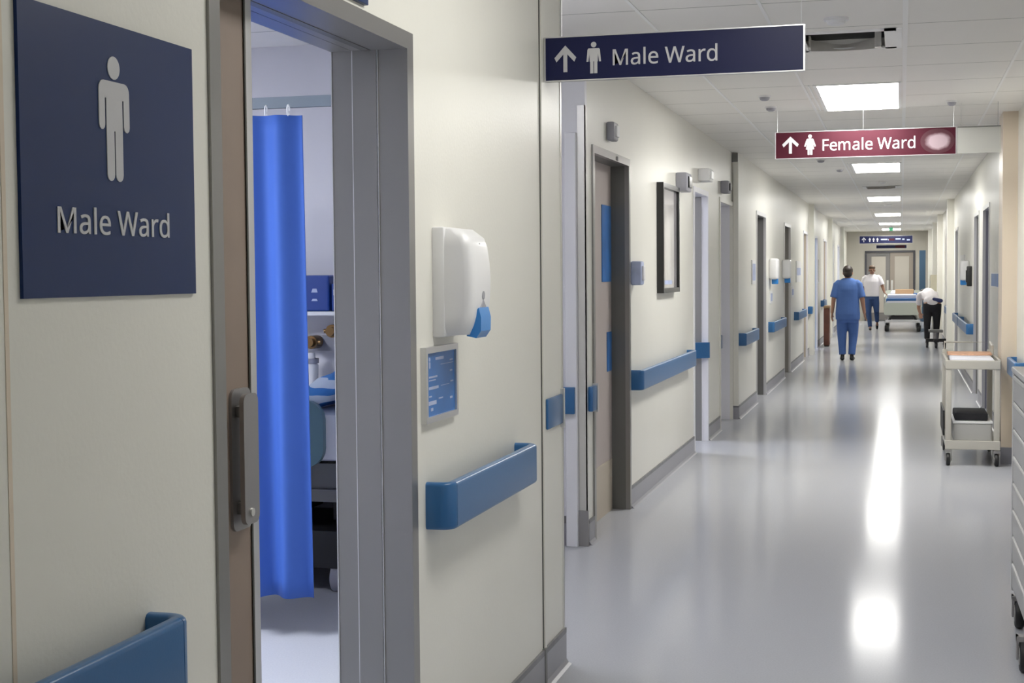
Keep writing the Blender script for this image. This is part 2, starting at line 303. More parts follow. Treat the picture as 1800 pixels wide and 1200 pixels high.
# letter outlines: points in 1/1000 of the cap height, then triangles
GLYPH = {
    'M': ('133,-8 0,-8 0,1008 200,1008 509,189 503,189 816,1008 1015,1008 1015,-8 874,-8 874,615 874,663 876,712 877,759 880,804 882,843 883,867 892,867 559,-8 444,-8 115,868 124,868 126,845 128,806 130,760 132,710 133,659 133,606',
        '0,1,2,3,4,6,7,8,9,10,11,12,13,14,15,16,17,18,19,20,21,22,23,24,25,26,27'),
    'a': ('398,8 356,-9 305,-19 245,-22 179,-16 121,2 70,33 31,78 8,137 0,209 10,280 41,340 92,389 163,424 255,447 368,457 487,460 487,497 483,552 470,593 449,621 421,640 384,652 340,656 303,654 266,648 231,638 197,626 164,613 124,595 80,703 122,723 162,739 205,752 251,763 299,770 347,772 432,765 502,744 556,709 594,659 617,593 625,512 625,-8 520,-8 496,98 501,98 470,63 435,32 180,121 206,106 237,97 273,94 331,99 382,116 426,144 459,184 479,235 486,300 486,358 384,354 301,347 238,332 195,311 167,283 150,249 144,207 148,171 160,143',
        '35,37,36 34,37,35 34,38,37 33,38,34 32,38,33 32,39,38 31,39,32 30,39,31 30,40,39 29,28,30 28,27,30 27,26,30 26,25,30 25,24,30 24,23,30 23,40,30 23,22,40 22,41,40 21,41,22 20,41,21 19,41,20 18,41,19 18,42,41 17,42,18 17,43,42 16,43,17 15,59,16 59,43,16 14,59,15 13,59,14 12,59,13 11,60,12 60,59,12 58,43,59 11,61,60 11,62,61 10,62,11 10,63,62 10,64,63 57,43,58 10,65,64 9,65,10 9,66,65 56,43,57 8,66,9 8,67,66 55,46,56 46,43,56 8,68,67 54,46,55 8,49,68 7,49,8 7,50,49 53,46,54 7,51,50 52,45,53 45,46,53 52,47,45 47,44,45 47,43,46 7,52,51 7,47,52 6,47,7 6,48,47 44,43,47 5,48,6 5,0,48 5,1,0 4,1,5 4,2,1 3,2,4'),
    'l': ('140,-8 0,-8 0,1073 140,1073',
        '1,3,2 1,0,3'),
    'e': ('504,-10 464,-17 419,-21 370,-22 300,-17 236,-3 177,22 125,57 82,101 46,155 21,218 5,290 0,370 5,449 19,521 42,585 74,640 114,687 161,724 216,751 275,768 340,773 403,768 460,754 511,730 555,697 591,656 620,608 641,553 654,492 658,426 658,343 145,343 152,275 174,212 207,163 252,128 308,107 376,99 421,101 462,105 500,112 537,123 574,135 625,155 625,29 581,12 543,-1 206,601 177,560 158,510 149,458 512,458 508,508 494,557 470,599 437,630 394,649 339,655 286,649 242,631',
        '20,22,21 20,23,22 19,23,20 19,24,23 18,24,19 18,25,24 17,25,18 17,26,25 16,58,17 58,26,17 58,57,26 57,27,26 16,59,58 16,60,59 56,27,57 15,60,16 15,48,60 55,27,56 55,28,27 15,49,48 54,28,55 14,49,15 14,50,49 53,28,54 53,29,28 13,50,14 13,51,50 52,29,53 52,30,29 13,52,51 13,30,52 12,30,13 12,31,30 11,32,12 32,31,12 11,33,32 10,33,11 10,34,33 9,34,10 9,35,34 9,36,35 43,45,44 8,36,9 42,45,43 8,37,36 41,45,42 40,45,41 8,38,37 39,45,40 7,38,8 38,45,39 7,45,38 6,45,7 6,46,45 5,46,6 5,47,46 5,0,47 4,0,5 4,1,0 4,2,1 3,2,4'),
    'W': ('409,-8 269,-8 0,1008 149,1008 306,391 317,349 326,307 335,266 342,227 349,189 346,210 343,190 350,230 358,272 368,315 379,357 391,399 569,1008 712,1008 897,395 909,352 921,309 931,266 939,225 946,187 943,206 941,188 947,226 955,266 964,307 974,349 985,393 1140,1008 1289,1008 1019,-8 879,-8 682,653 675,680 667,707 660,735 653,761 647,785 641,807 637,826 634,841 642,805 646,835 641,809 633,773 624,733 612,691 600,649',
        '1,3,2 1,4,3 16,18,17 16,44,18 44,46,18 46,19,18 31,33,32 31,34,33 16,43,44 45,46,44 47,19,46 16,47,43 47,42,43 16,48,47 42,19,47 41,19,42 40,19,41 16,49,48 39,19,40 38,19,39 16,50,49 37,19,38 16,51,50 36,19,37 35,19,36 16,0,51 15,0,16 35,20,19 30,34,31 1,5,4 14,0,15 35,21,20 29,34,30 1,6,5 13,0,14 35,22,21 1,7,6 28,34,29 12,0,13 1,8,7 35,23,22 27,34,28 11,9,12 9,0,12 1,11,8 11,9,8 26,24,27 24,34,27 35,26,23 26,24,23 11,9,10 26,24,25 1,9,11 1,0,9 35,24,26 35,34,24'),
    'r': ('140,-8 0,-8 0,759 117,759 131,622 124,622 149,658 181,694 218,727 260,752 307,768 358,773 373,773 389,772 405,771 421,769 435,767 456,763 438,633 417,637 404,640 390,642 376,643 363,644 350,644 314,641 280,631 247,614 217,591 191,563 169,529 153,490 143,448 140,400',
        '10,12,11 10,13,12 10,14,13 10,15,14 10,16,15 9,16,10 9,17,16 9,18,17 1,3,2 1,5,3 5,4,3 8,18,9 7,18,8 6,23,7 23,22,7 22,21,7 21,20,7 20,19,7 19,18,7 5,25,6 25,24,6 24,23,6 5,26,25 5,27,26 1,31,5 31,30,5 30,29,5 29,28,5 28,27,5 1,32,31 1,33,32 1,0,33'),
    'd': ('465,12 423,-7 373,-19 316,-22 227,-11 150,22 86,78 38,155 9,254 0,374 10,494 38,593 87,671 151,728 228,762 318,773 373,769 422,758 464,740 500,716 531,689 554,662 550,662 549,667 548,685 546,707 544,730 542,749 542,765 542,1073 682,1073 682,-8 567,-8 549,92 554,92 532,65 501,37 192,167 229,128 277,105 336,97 406,104 459,124 497,159 522,207 538,271 543,350 543,372 538,458 523,528 499,583 461,622 407,646 335,654 277,646 229,621 193,579 166,522 150,453 144,371 150,289 166,221',
        '28,30,29 28,31,30 14,16,15 14,17,16 27,31,28 13,17,14 13,18,17 26,31,27 13,19,18 25,21,26 21,31,26 12,19,13 12,20,19 24,21,25 12,23,20 23,21,20 23,21,24 11,54,12 54,53,12 53,23,12 53,22,23 53,21,22 53,52,21 52,51,21 51,50,21 50,49,21 49,31,21 11,55,54 11,56,55 10,56,11 10,57,56 48,31,49 10,58,57 9,58,10 47,31,48 9,59,58 8,59,9 46,31,47 8,60,59 45,31,46 8,61,60 44,31,45 7,61,8 7,37,61 43,31,44 7,38,37 42,34,43 34,31,43 6,38,7 6,39,38 41,34,42 6,40,39 40,34,41 6,33,40 33,34,40 6,35,33 35,32,33 35,31,34 5,35,6 5,36,35 32,31,35 5,0,36 4,0,5 4,1,0 4,2,1 3,2,4'),
    'F': ('143,-8 0,-8 0,1008 576,1008 576,881 143,881 143,543 549,543 549,416 143,416',
        '1,5,2 5,3,2 5,4,3 1,6,5 1,9,6 9,7,6 9,8,7 1,0,9'),
    'm': ('140,-8 0,-8 0,759 115,759 133,657 129,657 153,690 186,720 224,743 266,760 309,770 355,773 461,759 541,715 588,647 587,647 613,683 648,716 690,741 736,759 783,770 832,773 911,766 977,743 1028,705 1065,651 1087,578 1094,489 1094,-8 955,-8 955,482 939,578 891,634 810,653 747,646 697,626 661,593 636,547 621,487 616,414 616,-8 478,-8 478,482 461,578 413,634 331,653 266,645 217,623 182,586 159,535 145,469 140,389',
        '10,12,11 20,22,21 9,12,10 19,22,20 19,23,22 8,12,9 1,3,2 1,5,3 5,4,3 18,23,19 8,13,12 7,13,8 18,24,23 17,24,18 6,13,7 16,24,17 6,14,13 16,25,24 5,45,6 45,14,6 15,33,16 33,25,16 1,49,5 49,48,5 48,47,5 47,46,5 46,45,5 15,34,33 32,25,33 44,15,45 15,14,45 32,26,25 44,34,15 44,35,34 31,26,32 43,35,44 43,36,35 43,37,36 31,27,26 30,27,31 42,37,43 42,38,37 1,50,49 30,28,27 42,39,38 29,28,30 41,39,42 1,51,50 41,40,39 1,0,51'),
}
LAYOUT = {'Male Ward': (128, 1326, 2167, 2486, None, 3577, 4930, 5770, 6307, 6989), 'Female Ward': (128, 796, 1586, 2882, 3723, 4042, None, 5133, 6486, 7326, 7863, 8545)}
def lettering(txt, f, u0, u1, v0, cap, m, parent, name='lettering', t=0.0015):
    b = MB(); L = LAYOUT[txt]; sx = (u1-u0)/(L[-1]-L[0])
    for ch, x in zip(txt, L):
        if x is None: continue
        pv, pf = GLYPH[ch]; bm = bmesh.new()
        vs = [bm.verts.new((u0+(x-L[0]+int(q.split(',')[0]))*sx, v0+int(q.split(',')[1])/1000*cap, 0)) for q in pv.split()]
        for q in pf.split():
            try: bm.faces.new([vs[int(k)] for k in q.split(',')])
            except ValueError: pass
        r = bmesh.ops.extrude_face_region(bm, geom=bm.faces[:])
        for e in r['geom']:
            if isinstance(e, bmesh.types.BMVert): e.co.z = t
        for v in bm.verts: v.co = f(v.co.x, v.co.y, v.co.z)
        b.add(bm)
    return b.build(name, m, parent)
def mirror(half): return half + [(-x, y) for x, y in half[::-1] if x > 1e-9]
def figure(f, uc, v0, h, half, head, m, parent, t):
    b = MB(); P = lambda pts: [(uc+x*h, v0+y*h) for x, y in pts]
    b.prism(P(disc(0, 0.905, head)), f, t); b.prism(P(mirror(half)), f, t)
    return b.build('person_symbol', m, parent)
def arc(cx, cy, r, a0, a1, n=5): return [(cx+r*math.cos(math.radians(a0+(a1-a0)*k/n)), cy+r*math.sin(math.radians(a0+(a1-a0)*k/n))) for k in range(n+1)]
def pictogram(f, uc, v0, h, m, parent, female=False, t=0.0015):
    if female: half = [(0.11, 0.795), (0.165, 0.76), (0.285, 0.42), (0.215, 0.395), (0.13, 0.62), (0.20, 0.27), (0.115, 0.27), (0.115, 0), (0.015, 0), (0.015, 0.27)]
    else: half = arc(0.157, 0.72, 0.075, 90, 0) + arc(0.188, 0.445, 0.044, 0, -180) + [(0.144, 0.655), (0.122, 0.655)] + arc(0.0655, 0.055, 0.0565, 0, -180, 7) + [(0.009, 0.40)]
    return figure(f, uc, v0, h, half, 0.092, m, parent, t)
def person_sign_icon(f, uc, v0, h, m, parent, t=0.0015):
    half = [(0.17, 0.79), (0.20, 0.75), (0.235, 0.37), (0.175, 0.37), (0.135, 0.62), (0.13, 0.37), (0.115, 0.37), (0.115, 0), (0.012, 0), (0.012, 0.38)]
    return figure(f, uc, v0, h, half, 0.088, m, parent, t)
def up_arrow(f, u0, u1, v0, v1, m, parent, t=0.0015):
    uc = (u0+u1)/2; w = (u1-u0); h = v1-v0; b = MB(); s = w*0.09; e = w*0.09
    yi = v1-h*0.25-(h*0.37)*(s/(w/2-e))
    b.prism([(uc-s, v0), (uc+s, v0), (uc+s, yi), (u1-e, v1-h*0.62), (u1, v1-h*0.46), (uc, v1), (u0, v1-h*0.46), (u0+e, v1-h*0.62), (uc-s, yi)], f, t)
    return b.build('arrow_symbol', m, parent)

def blob(name, fill, m, parent, vox=0.012, it=6):
    # union of closed shapes as ONE continuous smooth surface
    b = MB(); fill(b); bmesh.ops.recalc_face_normals(b.bm, faces=b.bm.faces)
    me = bpy.data.meshes.new('tmp'); b.bm.to_mesh(me); b.bm.free()
    o = bpy.data.objects.new('tmp', me); C.objects.link(o)
    r = o.modifiers.new('r', 'REMESH'); r.mode = 'VOXEL'; r.voxel_size = vox
    sm = o.modifiers.new('s', 'SMOOTH'); sm.iterations = it; sm.factor = 0.5
    dg = bpy.context.evaluated_depsgraph_get(); dg.update()
    out = bpy.data.meshes.new_from_object(o.evaluated_get(dg)); out.name = name
    bpy.data.objects.remove(o); bpy.data.meshes.remove(me)
    out.materials.clear(); out.materials.append(M[m] if isinstance(m, str) else m); out.shade_smooth()
    ob = bpy.data.objects.new(name, out); C.objects.link(ob); ob.parent = parent
    return ob

# ================================================================== THE SETTING
def wall(name, boxes, m='wall'):
    b = MB()
    for a in boxes: b.box(*a)
    return struct(b.build(name, m))
T = 0.16
wall('floor', [(-6.2, 3, -6.2, 48, -0.1, 0)], 'floor')
# ceiling with two square holes for the air vents
VENTS = [(-0.52, -0.03, 7.69, 8.28), (-0.52, -0.03, 21.6, 22.2)]
cb = [(-6.2, -0.52, -6.2, 48, CEIL, CEIL+0.05), (-0.03, 3, -6.2, 48, CEIL, CEIL+0.05)]
ys = [-6.2] + [v for q in VENTS for v in q[2:]] + [48]
for i in range(0, len(ys), 2): cb.append((-0.52, -0.03, ys[i], ys[i+1], CEIL, CEIL+0.05))
wall('ceiling', cb, 'ceil')
struct(MB().box(0.002, 0.027, -6, 46, CEIL-0.006, CEIL+0.001).build('trim_1', 'tbar'))
for k, x in enumerate((-1.206, -0.636, 0.630)):
    struct(MB().box(x-0.008, x+0.008, (5.5 if x < -1.2 else -6), 46, CEIL-0.004, CEIL+0.001).build('trim_%d' % (20+k), 'tbar'))
b = MB()
for y0 in PANELS[2:]:
    b.box(-0.606, -0.596, y0, y0+1.53, CEIL-0.004, CEIL+0.001)
struct(b.build('trim_2', 'tbar'))

# near left wall: two skins with a pocket for the sliding door
DY0, DY1, DZ = 2.503, 3.685, 2.163
wall('wall_left_near', [
    (-1.32, NX, -6, DY0+0.04, 0, CEIL), (-1.463, -1.41, -6, DY0+0.04, 0, CEIL),
    (-1.463, NX, DY0+0.04, DY1-0.02, DZ-0.02, CEIL), (-1.463, NX, DY1-0.02, 5.445, 0, CEIL),
    (-2.05, -1.463, 5.345, 5.445, 0, CEIL)])
wall('wall_recess', [(-2.05, -1.95, 5.445, 7.85, 0, CEIL)], 'lilac')
wall('wall_return', [(-2.05, FX, 7.85, 7.90, 0, CEIL)], 'lilac')
# ward room behind it
wall('wall_room_back', [(-6, -2.05, 7.25, 7.40, 0, CEIL)], 'roomwall')
wall('wall_room_side', [(-6.1, -6, 0.9, 7.4, 0, CEIL), (-6, -1.463, 0.8, 0.9, 0, CEIL)], 'roomwall')

# doors on the left: y0, y1 (outer frame), wall x
LDOORS = [(8.02, 9.18, FX), (12.14, 13.08, FX), (13.95, 15.05, FX), (16.97, 18.16, GX), (21.1, 22.3, GX),
          (25.3, 26.4, GX), (28.5, 29.6, GX), (32.0, 33.2, GX), (35.5, 36.7, GX), (39.0, 40.2, GX), (42.4, 43.6, GX)]
segs = []; y = 7.9
for (a, c, x) in LDOORS[:3]:
    segs.append((x-T, x, y, a+0.03, 0, CEIL)); segs.append((x-T, x, a+0.03, c-0.03, 2.215, CEIL)); y = c-0.03
wall('wall_left', segs)
segs = [(GX-T-0.06, GX, 15.05, 15.06, 0, CEIL)]; y = 15.06
for (a, c, x) in LDOORS[3:]:
    segs.append((x-T, x, y, a+0.03, 0, CEIL)); segs.append((x-T, x, a+0.03, c-0.03, 2.205, CEIL)); y = c-0.03
segs.append((GX-T, GX, y, 46, 0, CEIL))
wall('wall_left_far', segs)
# right wall
RDOORS = [(9.1, 10.32), (15.6, 16.76), (17.65, 18.75), (24.1, 25.2), (29.0, 30.1), (34.0, 35.1), (39.0, 40.1)]
segs = []; y = -6
for (a, c) in RDOORS:
    segs.append((RX, RX+T, y, a+0.03, 0, CEIL)); segs.append((RX, RX+T, a+0.03, c-0.03, 2.19, CEIL)); y = c-0.03
segs.append((RX, RX+T, y, 46, 0, CEIL))
wall('wall_right', segs)
RCOL = [(11.93, 12.35), (26.0, 26.35), (33.0, 33.3), (38.3, 38.6), (44.0, 44.4)]
for i, (a, c) in enumerate(RCOL):
    wall('wall_column', [(0.762, RX+0.01, a, c, 0, CEIL)], 'beige' if i == 0 else 'wall')
for i, (a, c) in enumerate([(26.9, 27.3), (34.2, 34.6), (41.0, 41.4)]):
    wall('wall_column', [(GX-0.01, GX+0.09, a, c, 0, CEIL)])
wall('wall_behind', [(-1.267, RX, -6.1, -6, 0, CEIL)])
# end of the corridor
wall('wall_end', [(GX-T, RX+T, 46, 46.2, 2.16, CEIL), (GX-T, -1.09, 46, 46.2, 0, 2.16), (0.41, RX+T, 46, 46.2, 0, 2.16)], 'endwall')

# skirting
def skirt(name, runs, face):
    b = MB(); c = MB()
    for (x, y0, y1) in runs:
        s = 1 if face == 'left' else -1
        xa, xb = sorted((x-s*0.005, x+s*0.009)); b.box(xa, xb, y0, y1, 0, 0.122)
        xa, xb = sorted((x-s*0.005, x+s*0.0095)); c.box(xa, xb, y0, y1, 0.122, 0.142)
        # coved foot
        p = [(x-s*0.004, 0), (x+s*0.03, 0), (x+s*0.018, 0.006), (x+s*0.009, 0.02), (x-s*0.004, 0.02)]
        b.prism([(u, v) for u, v in p], lambda u, v, w, y0=y0, y1=y1: Vector((u, y0+(y1-y0)*w, v)), 1.0)
    o = struct(b.build(name, 'base'))
    q = c.build('baseboard_cap', 'basecap', o)
    return o
skirt('baseboard_left_near', [(NX, -6, DY0), (NX, DY1, 5.095), (NX, 5.112, 5.445)], 'left')
skirt('baseboard_left', [(FX, 7.87, 8.02), (FX, 9.18, 12.14), (FX, 13.08, 13.95)], 'left')
runs = []; y = 15.05
for (a, c, x) in LDOORS[3:]: runs.append((GX, y, a)); y = c
skirt('baseboard_left_far', runs+[(GX, y, 46)], 'left')
runs = []; y = -6
for (a, c) in RDOORS: runs.append((RX, y, a)); y = c
skirt('baseboard_right', runs+[(RX, y, 46)], 'right')
b = MB(); b.box(-1.95, FX-0.04, 7.838, 7.855, 0, 0.125); b.box(-1.85, GX+0.005, 15.035, 15.055, 0, 0.125); b.box(0.755, RX, 11.918, 11.935, 0, 0.13)
o = struct(b.build('baseboard_return', 'base'))
b = MB(); b.box(-1.95, FX-0.04, 7.836, 7.855, 0.125, 0.165); b.box(-1.85, GX+0.005, 15.033, 15.055, 0.122, 0.14); b.build('baseboard_cap', 'basecap', o)

# wall joints, corner guards, casing
b = MB(); b.box(NX-0.01, NX+0.0015, 5.097, 5.110, 0.14, CEIL); struct(b.build('trim_3', 'seam'))
b = MB(); b.box(NX-0.004, NX+0.006, 5.110, 5.135, 0.13, CEIL); struct(b.build('trim_4', 'wall'))
b = MB(); b.box(NX-0.004, NX+0.012, 5.09, 5.118, 0.0, 0.145); struct(b.build('trim_5', 'frame_dk'))
b = MB(); b.box(NX-0.004, NX+0.002, 5.425, 5.449, 0.14, 2.74); b.box(NX-0.03, NX+0.002, 5.445, 5.449, 0.14, 2.74); struct(b.build('trim_6', 'steel'))
b = MB(); b.box(FX-0.042, FX+0.004, 7.842, 7.852, 0, 2.45); b.box(FX-0.002, FX+0.004, 7.842, 7.878, 0, 2.45); struct(b.build('trim_7', 'steel'))
b = MB(); b.box(-1.80, FX-0.044, 7.80, 7.852, 0.0, 2.30, bev=0.004); struct(b.build('trim_8', 'frame_wh'))
b = MB(); b.box(FX-0.05, FX+0.012, 7.830, 7.842, 0.0, 0.20); struct(b.build('trim_9', 'steelm'))
b = MB(); b.box(NX-0.004, NX+0.001, 1.845, 1.855, 0, CEIL); struct(b.build('trim_10', 'beige'))
b = MB(); b.box(GX-0.05, GX+0.004, 15.036, 15.05, 0.14, 2.66); struct(b.build('trim_11', 'wall'))
b = MB(); b.box(RX-0.006, RX+0.002, 10.42, 10.55, 0.0, 2.4); struct(b.build('trim_12', 'frame_wh'))

# ------------------------------------------------------------------ sliding door and its frame
fr = structroot('door_1', (NX, DY0, 0))
b = MB()
b.box(-1.325, NX+0.006, DY0, 2.548, 0, 2.118)                              # left post
b.box(-1.345, NX+0.006, 3.637, DY1, 0, 2.118)                             # right post, outer step
b.box(-1.345, NX+0.006, DY0, DY1, 2.118, DZ)
frm = b.build('door_frame', 'frame', fr)
b = MB(); b.box(-1.415, -1.345, 3.632, DY1-0.01, 0, 2.118); b.box(-1.415, -1.345, DY0, DY1-0.02, 2.118, DZ-0.01); b.build('jamb_panel', 'frame', fr)
b = MB(); b.box(-1.475, -1.417, 3.637, DY1-0.01, 0, 2.118); b.box(-1.475, -1.417, 2.6, DY1, 2.118, DZ-0.01); b.build('inner_jamb', 'frame', fr)
b = MB(); b.box(-1.3465, -1.343, 3.632, 3.640, 0, 2.118); b.box(-1.4165, -1.414, 3.631, 3.640, 0, 2.118); b.box(-1.477, -1.474, 3.634, 3.642, 0, 2.118); b.build('jamb_bead', 'alu', fr)
b = MB(); b.box(-1.385, -1.362, DY0, DY1-0.05, 2.1165, DZ-0.01); b.build('door_track', 'frame_dk', fr)
b = MB(); b.box(-1.396, -1.352, 1.75, 2.842, 0.01, 2.125, bev=0.002); leaf = b.build('door_panel', 'brown', fr)
b = MB(); b.box(-1.398, -1.349, 2.842, 2.875, 0.01, 2.125, bev=0.003); b.build('edge_strip', 'alu', leaf)
b = MB(); b.box(-1.3505, -1.3485, 2.836, 2.843, 0.01, 2.125); b.build('edge_seal', 'seam', leaf)
h = MB(); h.prism(rrect(2.742, 2.835, 0.985, 1.285, 0.02), lambda u, v, w: Vector((-1.352+w, u, v)), 0.006)
h.prism(rrect(2.745, 2.815, 1.0, 1.275, 0.018), lambda u, v, w: Vector((-1.330+w, u, v)), 0.010)
h.box(-1.35, -1.322, 2.76, 2.797, 1.225, 1.25, bev=0.004); h.box(-1.35, -1.322, 2.76, 2.797, 1.02, 1.045, bev=0.004)
hd = h.build('pull_handle', 'steelm', leaf, smooth=40)
b = MB()
b.cyl((-1.322, 2.775, 1.025), (-1.316, 2.775, 1.025), 0.009); b.build('handle_bolt', 'steel', hd, smooth=40)

# sign over the sliding door (only its lower corner reaches into the picture)
s = thing('door_sign', 'navy sign board fixed just above the grey sliding door frame', 'sign', (NX, 3.0, 2.177))
bx('sign_board', 'navy', s, NX-0.002, NX+0.012, 2.74, 3.338, 2.177, 2.37, bev=0.002)

# ------------------------------------------------------------------ generic recessed doors
ndoor = [1]
def side_door(side, x, y0, y1, ztop=2.25, depth=0.11, leaf='greydoor', frame='frame', jamb='frame_dk', open_=False, wf=0.045):
    ndoor[0] += 1
    g = 1 if side == 'left' else -1
    r = structroot('door_%d' % ndoor[0], (x, y0, 0))
    def bb(b, xa, xb, *a):
        xa, xb = sorted((x+g*xa, x+g*xb)); b.box(xa, xb, *a)
    b = MB(); bb(b, -0.02, 0.010, y0, y0+wf, 0, ztop-wf); bb(b, -0.02, 0.010, y1-wf, y1, 0, ztop-wf); bb(b, -0.02, 0.010, y0, y1, ztop-wf, ztop)
    b.build('door_frame', frame, r)
    b = MB(); bb(b, -depth, -0.02, y0+0.03, y0+wf, 0, ztop-wf); bb(b, -depth, -0.02, y1-wf, y1-0.03, 0, ztop-wf); bb(b, -depth, -0.02, y0+0.03, y1-0.03, ztop-wf, ztop-0.03)
    b.build('door_jamb', jamb, r)
    l = None
    if not open_:
        b = MB(); bb(b, -depth-0.045, -depth, y0+0.03, y1-0.03, 0.008, ztop-wf); l = b.build('door_leaf', leaf, r)
        b = MB(); hy = y0+0.16
        a, c = x-g*depth, x-g*(depth-0.05)
        b.cyl((a, hy, 1.0), (c, hy, 1.0), 0.012); b.cyl((c, hy, 1.0), (c, hy+0.11, 1.0), 0.010); b.box(min(a, a+g*0.006), max(a, a+g*0.006), hy-0.025, hy+0.025, 0.9, 1.1)
        b.build('door_handle', 'steel', l, smooth=40)
    return r, l
# first left door: leaf with blue pictures seen past a dark jamb
d2, l2 = side_door('left', FX, *LDOORS[0][:2], leaf='pinkdoor')
b = MB(); b.box(FX-0.112, FX-0.106, 8.07, 9.12, 0.0, 0.33); b.build('kick_plate', 'tan_door', l2)
b = MB(); b.box(FX+0.010, FX+0.016, 8.72, 8.76, 2.21, 2.235); b.build('frame_stop', 'frame_dk', d2)
s = tag(bx('door_poster', 'blue_lt', None, FX-0.110, FX-0.105, 8.83, 9.12, 1.47, 1.95), 'tall blue poster on the upper half of the first recessed door', 'poster')
s = tag(bx('door_notice', 'blue_lt', None, FX-0.110, FX-0.105, 8.98, 9.12, 0.90, 1.15), 'small blue notice low on the first recessed door under the tall poster', 'notice')
d3, _ = side_door('left', FX, *LDOORS[1][:2], frame='frame_wh', jamb='frame_wh', open_=True, depth=0.14)
b = MB(); b.box(FX-0.12, FX-0.05, 13.028, 13.034, 0, 2.2); b.build('jamb_groove', 'frame', d3)
d4, l4 = side_door('left', FX, *LDOORS[2][:2], frame='wall', jamb='lilac', leaf='lilac', depth=0.14)
side_door('left', GX, *LDOORS[3][:2], depth=0.10, jamb='frame_dk', frame='alu', ztop=2.24)
side_door('left', GX, *LDOORS[4][:2], depth=0.10, jamb='frame', frame='alu', ztop=2.235, leaf='tan_door')
for i, (a, c, x) in enumerate(LDOORS[5:]):
    side_door('left', GX, a, c, depth=0.11, frame='frame_wh', jamb=('tan_door', 'paleblue', 'tan_door', 'paleblue', 'frame_wh', 'paleblue')[i], leaf=('tan_door', 'lilac', 'pinkdoor', 'lilac', 'paleblue', 'lilac')[i], ztop=2.235, open_=(i in (1, 3, 5)))
for i, (a, c) in enumerate(RDOORS):
    side_door('right', RX, a, c, depth=0.085, frame='alu', jamb=('frame_dk', 'lilacgrey', 'frame')[min(i, 2)], leaf='lilacgrey', ztop=2.22)
# lit rooms behind the open doors
def lit_room(name, x, y0, y1, light):
    b = MB(); t = 0.05
    b.box(x-2.6, x-2.55, y0, y1, 0, CEIL); b.box(x-2.6, x-0.17, y0-t, y0, 0, CEIL); b.box(x-2.6, x-0.17, y1, y1+t, 0, CEIL)
    struct(b.build(name, 'roomwall'))
    l = thing('room_ceiling_light', light, 'ceiling light', (x-1.2, (y0+y1)/2, CEIL))
    bx('frame', 'frame_wh', l, x-1.53, x-0.87, (y0+y1)/2-0.33, (y0+y1)/2+0.33, CEIL-0.012, CEIL)
    bx('diffuser', 'roompanel', l, x-1.5, x-0.9, (y0+y1)/2-0.3, (y0+y1)/2+0.3, CEIL-0.016, CEIL-0.011)
lit_room('wall_room_one', FX, 11.6, 14.6 - 0.7, 'panel light in the bright room through the white doorway past the framed picture')
lit_room('wall_room_two', GX, 27.8, 30.6, 'panel light in the bright room nearest the rust brown bin')
lit_room('wall_room_three', GX, 35.0, 37.4, 'panel light in the bright room left of the walking nurse')
lit_room('wall_room_four', GX, 41.8, 44.4, 'panel light in the last bright room before the end doors')
# end double doors
r = structroot('door_end', (-0.34, 46, 0))
b = MB(); b.box(-1.09, -1.03, 45.97, 46.12, 0, 2.1); b.box(0.35, 0.41, 45.97, 46.12, 0, 2.1); b.box(-1.09, 0.41, 45.97, 46.12, 2.1, 2.16); b.build('door_frame', 'end_frame', r)
for (xa, xb, mm) in ((-1.03, -0.345, 'leaf_grey'), (-0.335, 0.35, 'leaf_tan')):
    l = bx('door_leaf', mm, r, xa, xb, 46.02, 46.07, 0.01, 2.1)
    bx('door_panel', 'paledoor', l, xa+0.14, xb-0.12, 46.008, 46.022, 0.25, 1.98)
    bx('push_plate', 'steel', l, (xb-0.09 if xa < -0.5 else xa+0.03), (xb-0.03 if xa < -0.5 else xa+0.09), 46.005, 46.021, 0.95, 1.25)
bx('closer_bar', 'frame_dk', r, -0.75, -0.35, 45.99, 46.02, 2.02, 2.07)
b = MB(); b.box(0.52, 0.70, 44.9, 44.95, 0.01, 2.14); o = struct(b.build('door_side', 'darkteal'))

l = thing('recess_daylight_standin', 'added unseen panel standing in for side passage daylight, on the left recess ceiling', 'ceiling light', (-1.67, 5.88, CEIL))  # added panel hidden in the recess, glows in place of daylight from the side
bx('frame', 'tbar', l, -1.90, -1.44, 5.50, 6.26, CEIL-0.008, CEIL); bx('diffuser', 'recess_standin', l, -1.87, -1.47, 5.53, 6.23, CEIL-0.012, CEIL-0.007)
# ================================================================== CEILING THINGS
PL = ['panel light above the camera end of the corridor', 'panel light over the sliding ward door', 'nearest bright ceiling panel, between the navy and maroon signs',
      'second bright ceiling panel, seen just below the maroon sign', 'third bright panel down the corridor, just past the second vent',
      'fourth bright panel down the corridor ceiling', 'fifth bright panel down the corridor ceiling', 'last bright panel before the end bulkhead']
for y0, lab in zip(PANELS, PL):
    t = thing('ceiling_light', lab, 'ceiling light', (-0.285, y0+0.76, CEIL), group='ceiling panel lights along the corridor')
    b = MB(); z0, z1 = CEIL-0.008, CEIL
    b.box(-0.572, -0.548, y0-0.02, y0+1.55, z0, z1); b.box(-0.024, -0.002, y0-0.02, y0+1.55, z0, z1); b.box(-0.548, -0.024, y0-0.02, y0, z0, z1); b.box(-0.548, -0.024, y0+1.53, y0+1.55, z0, z1)
    b.build('frame', 'tbar', t)
    bx('diffuser', 'panel' if y0 > 5 else 'panel_dim', t, -0.548, -0.024, y0, y0+1.53, CEIL-0.005, CEIL-0.001)
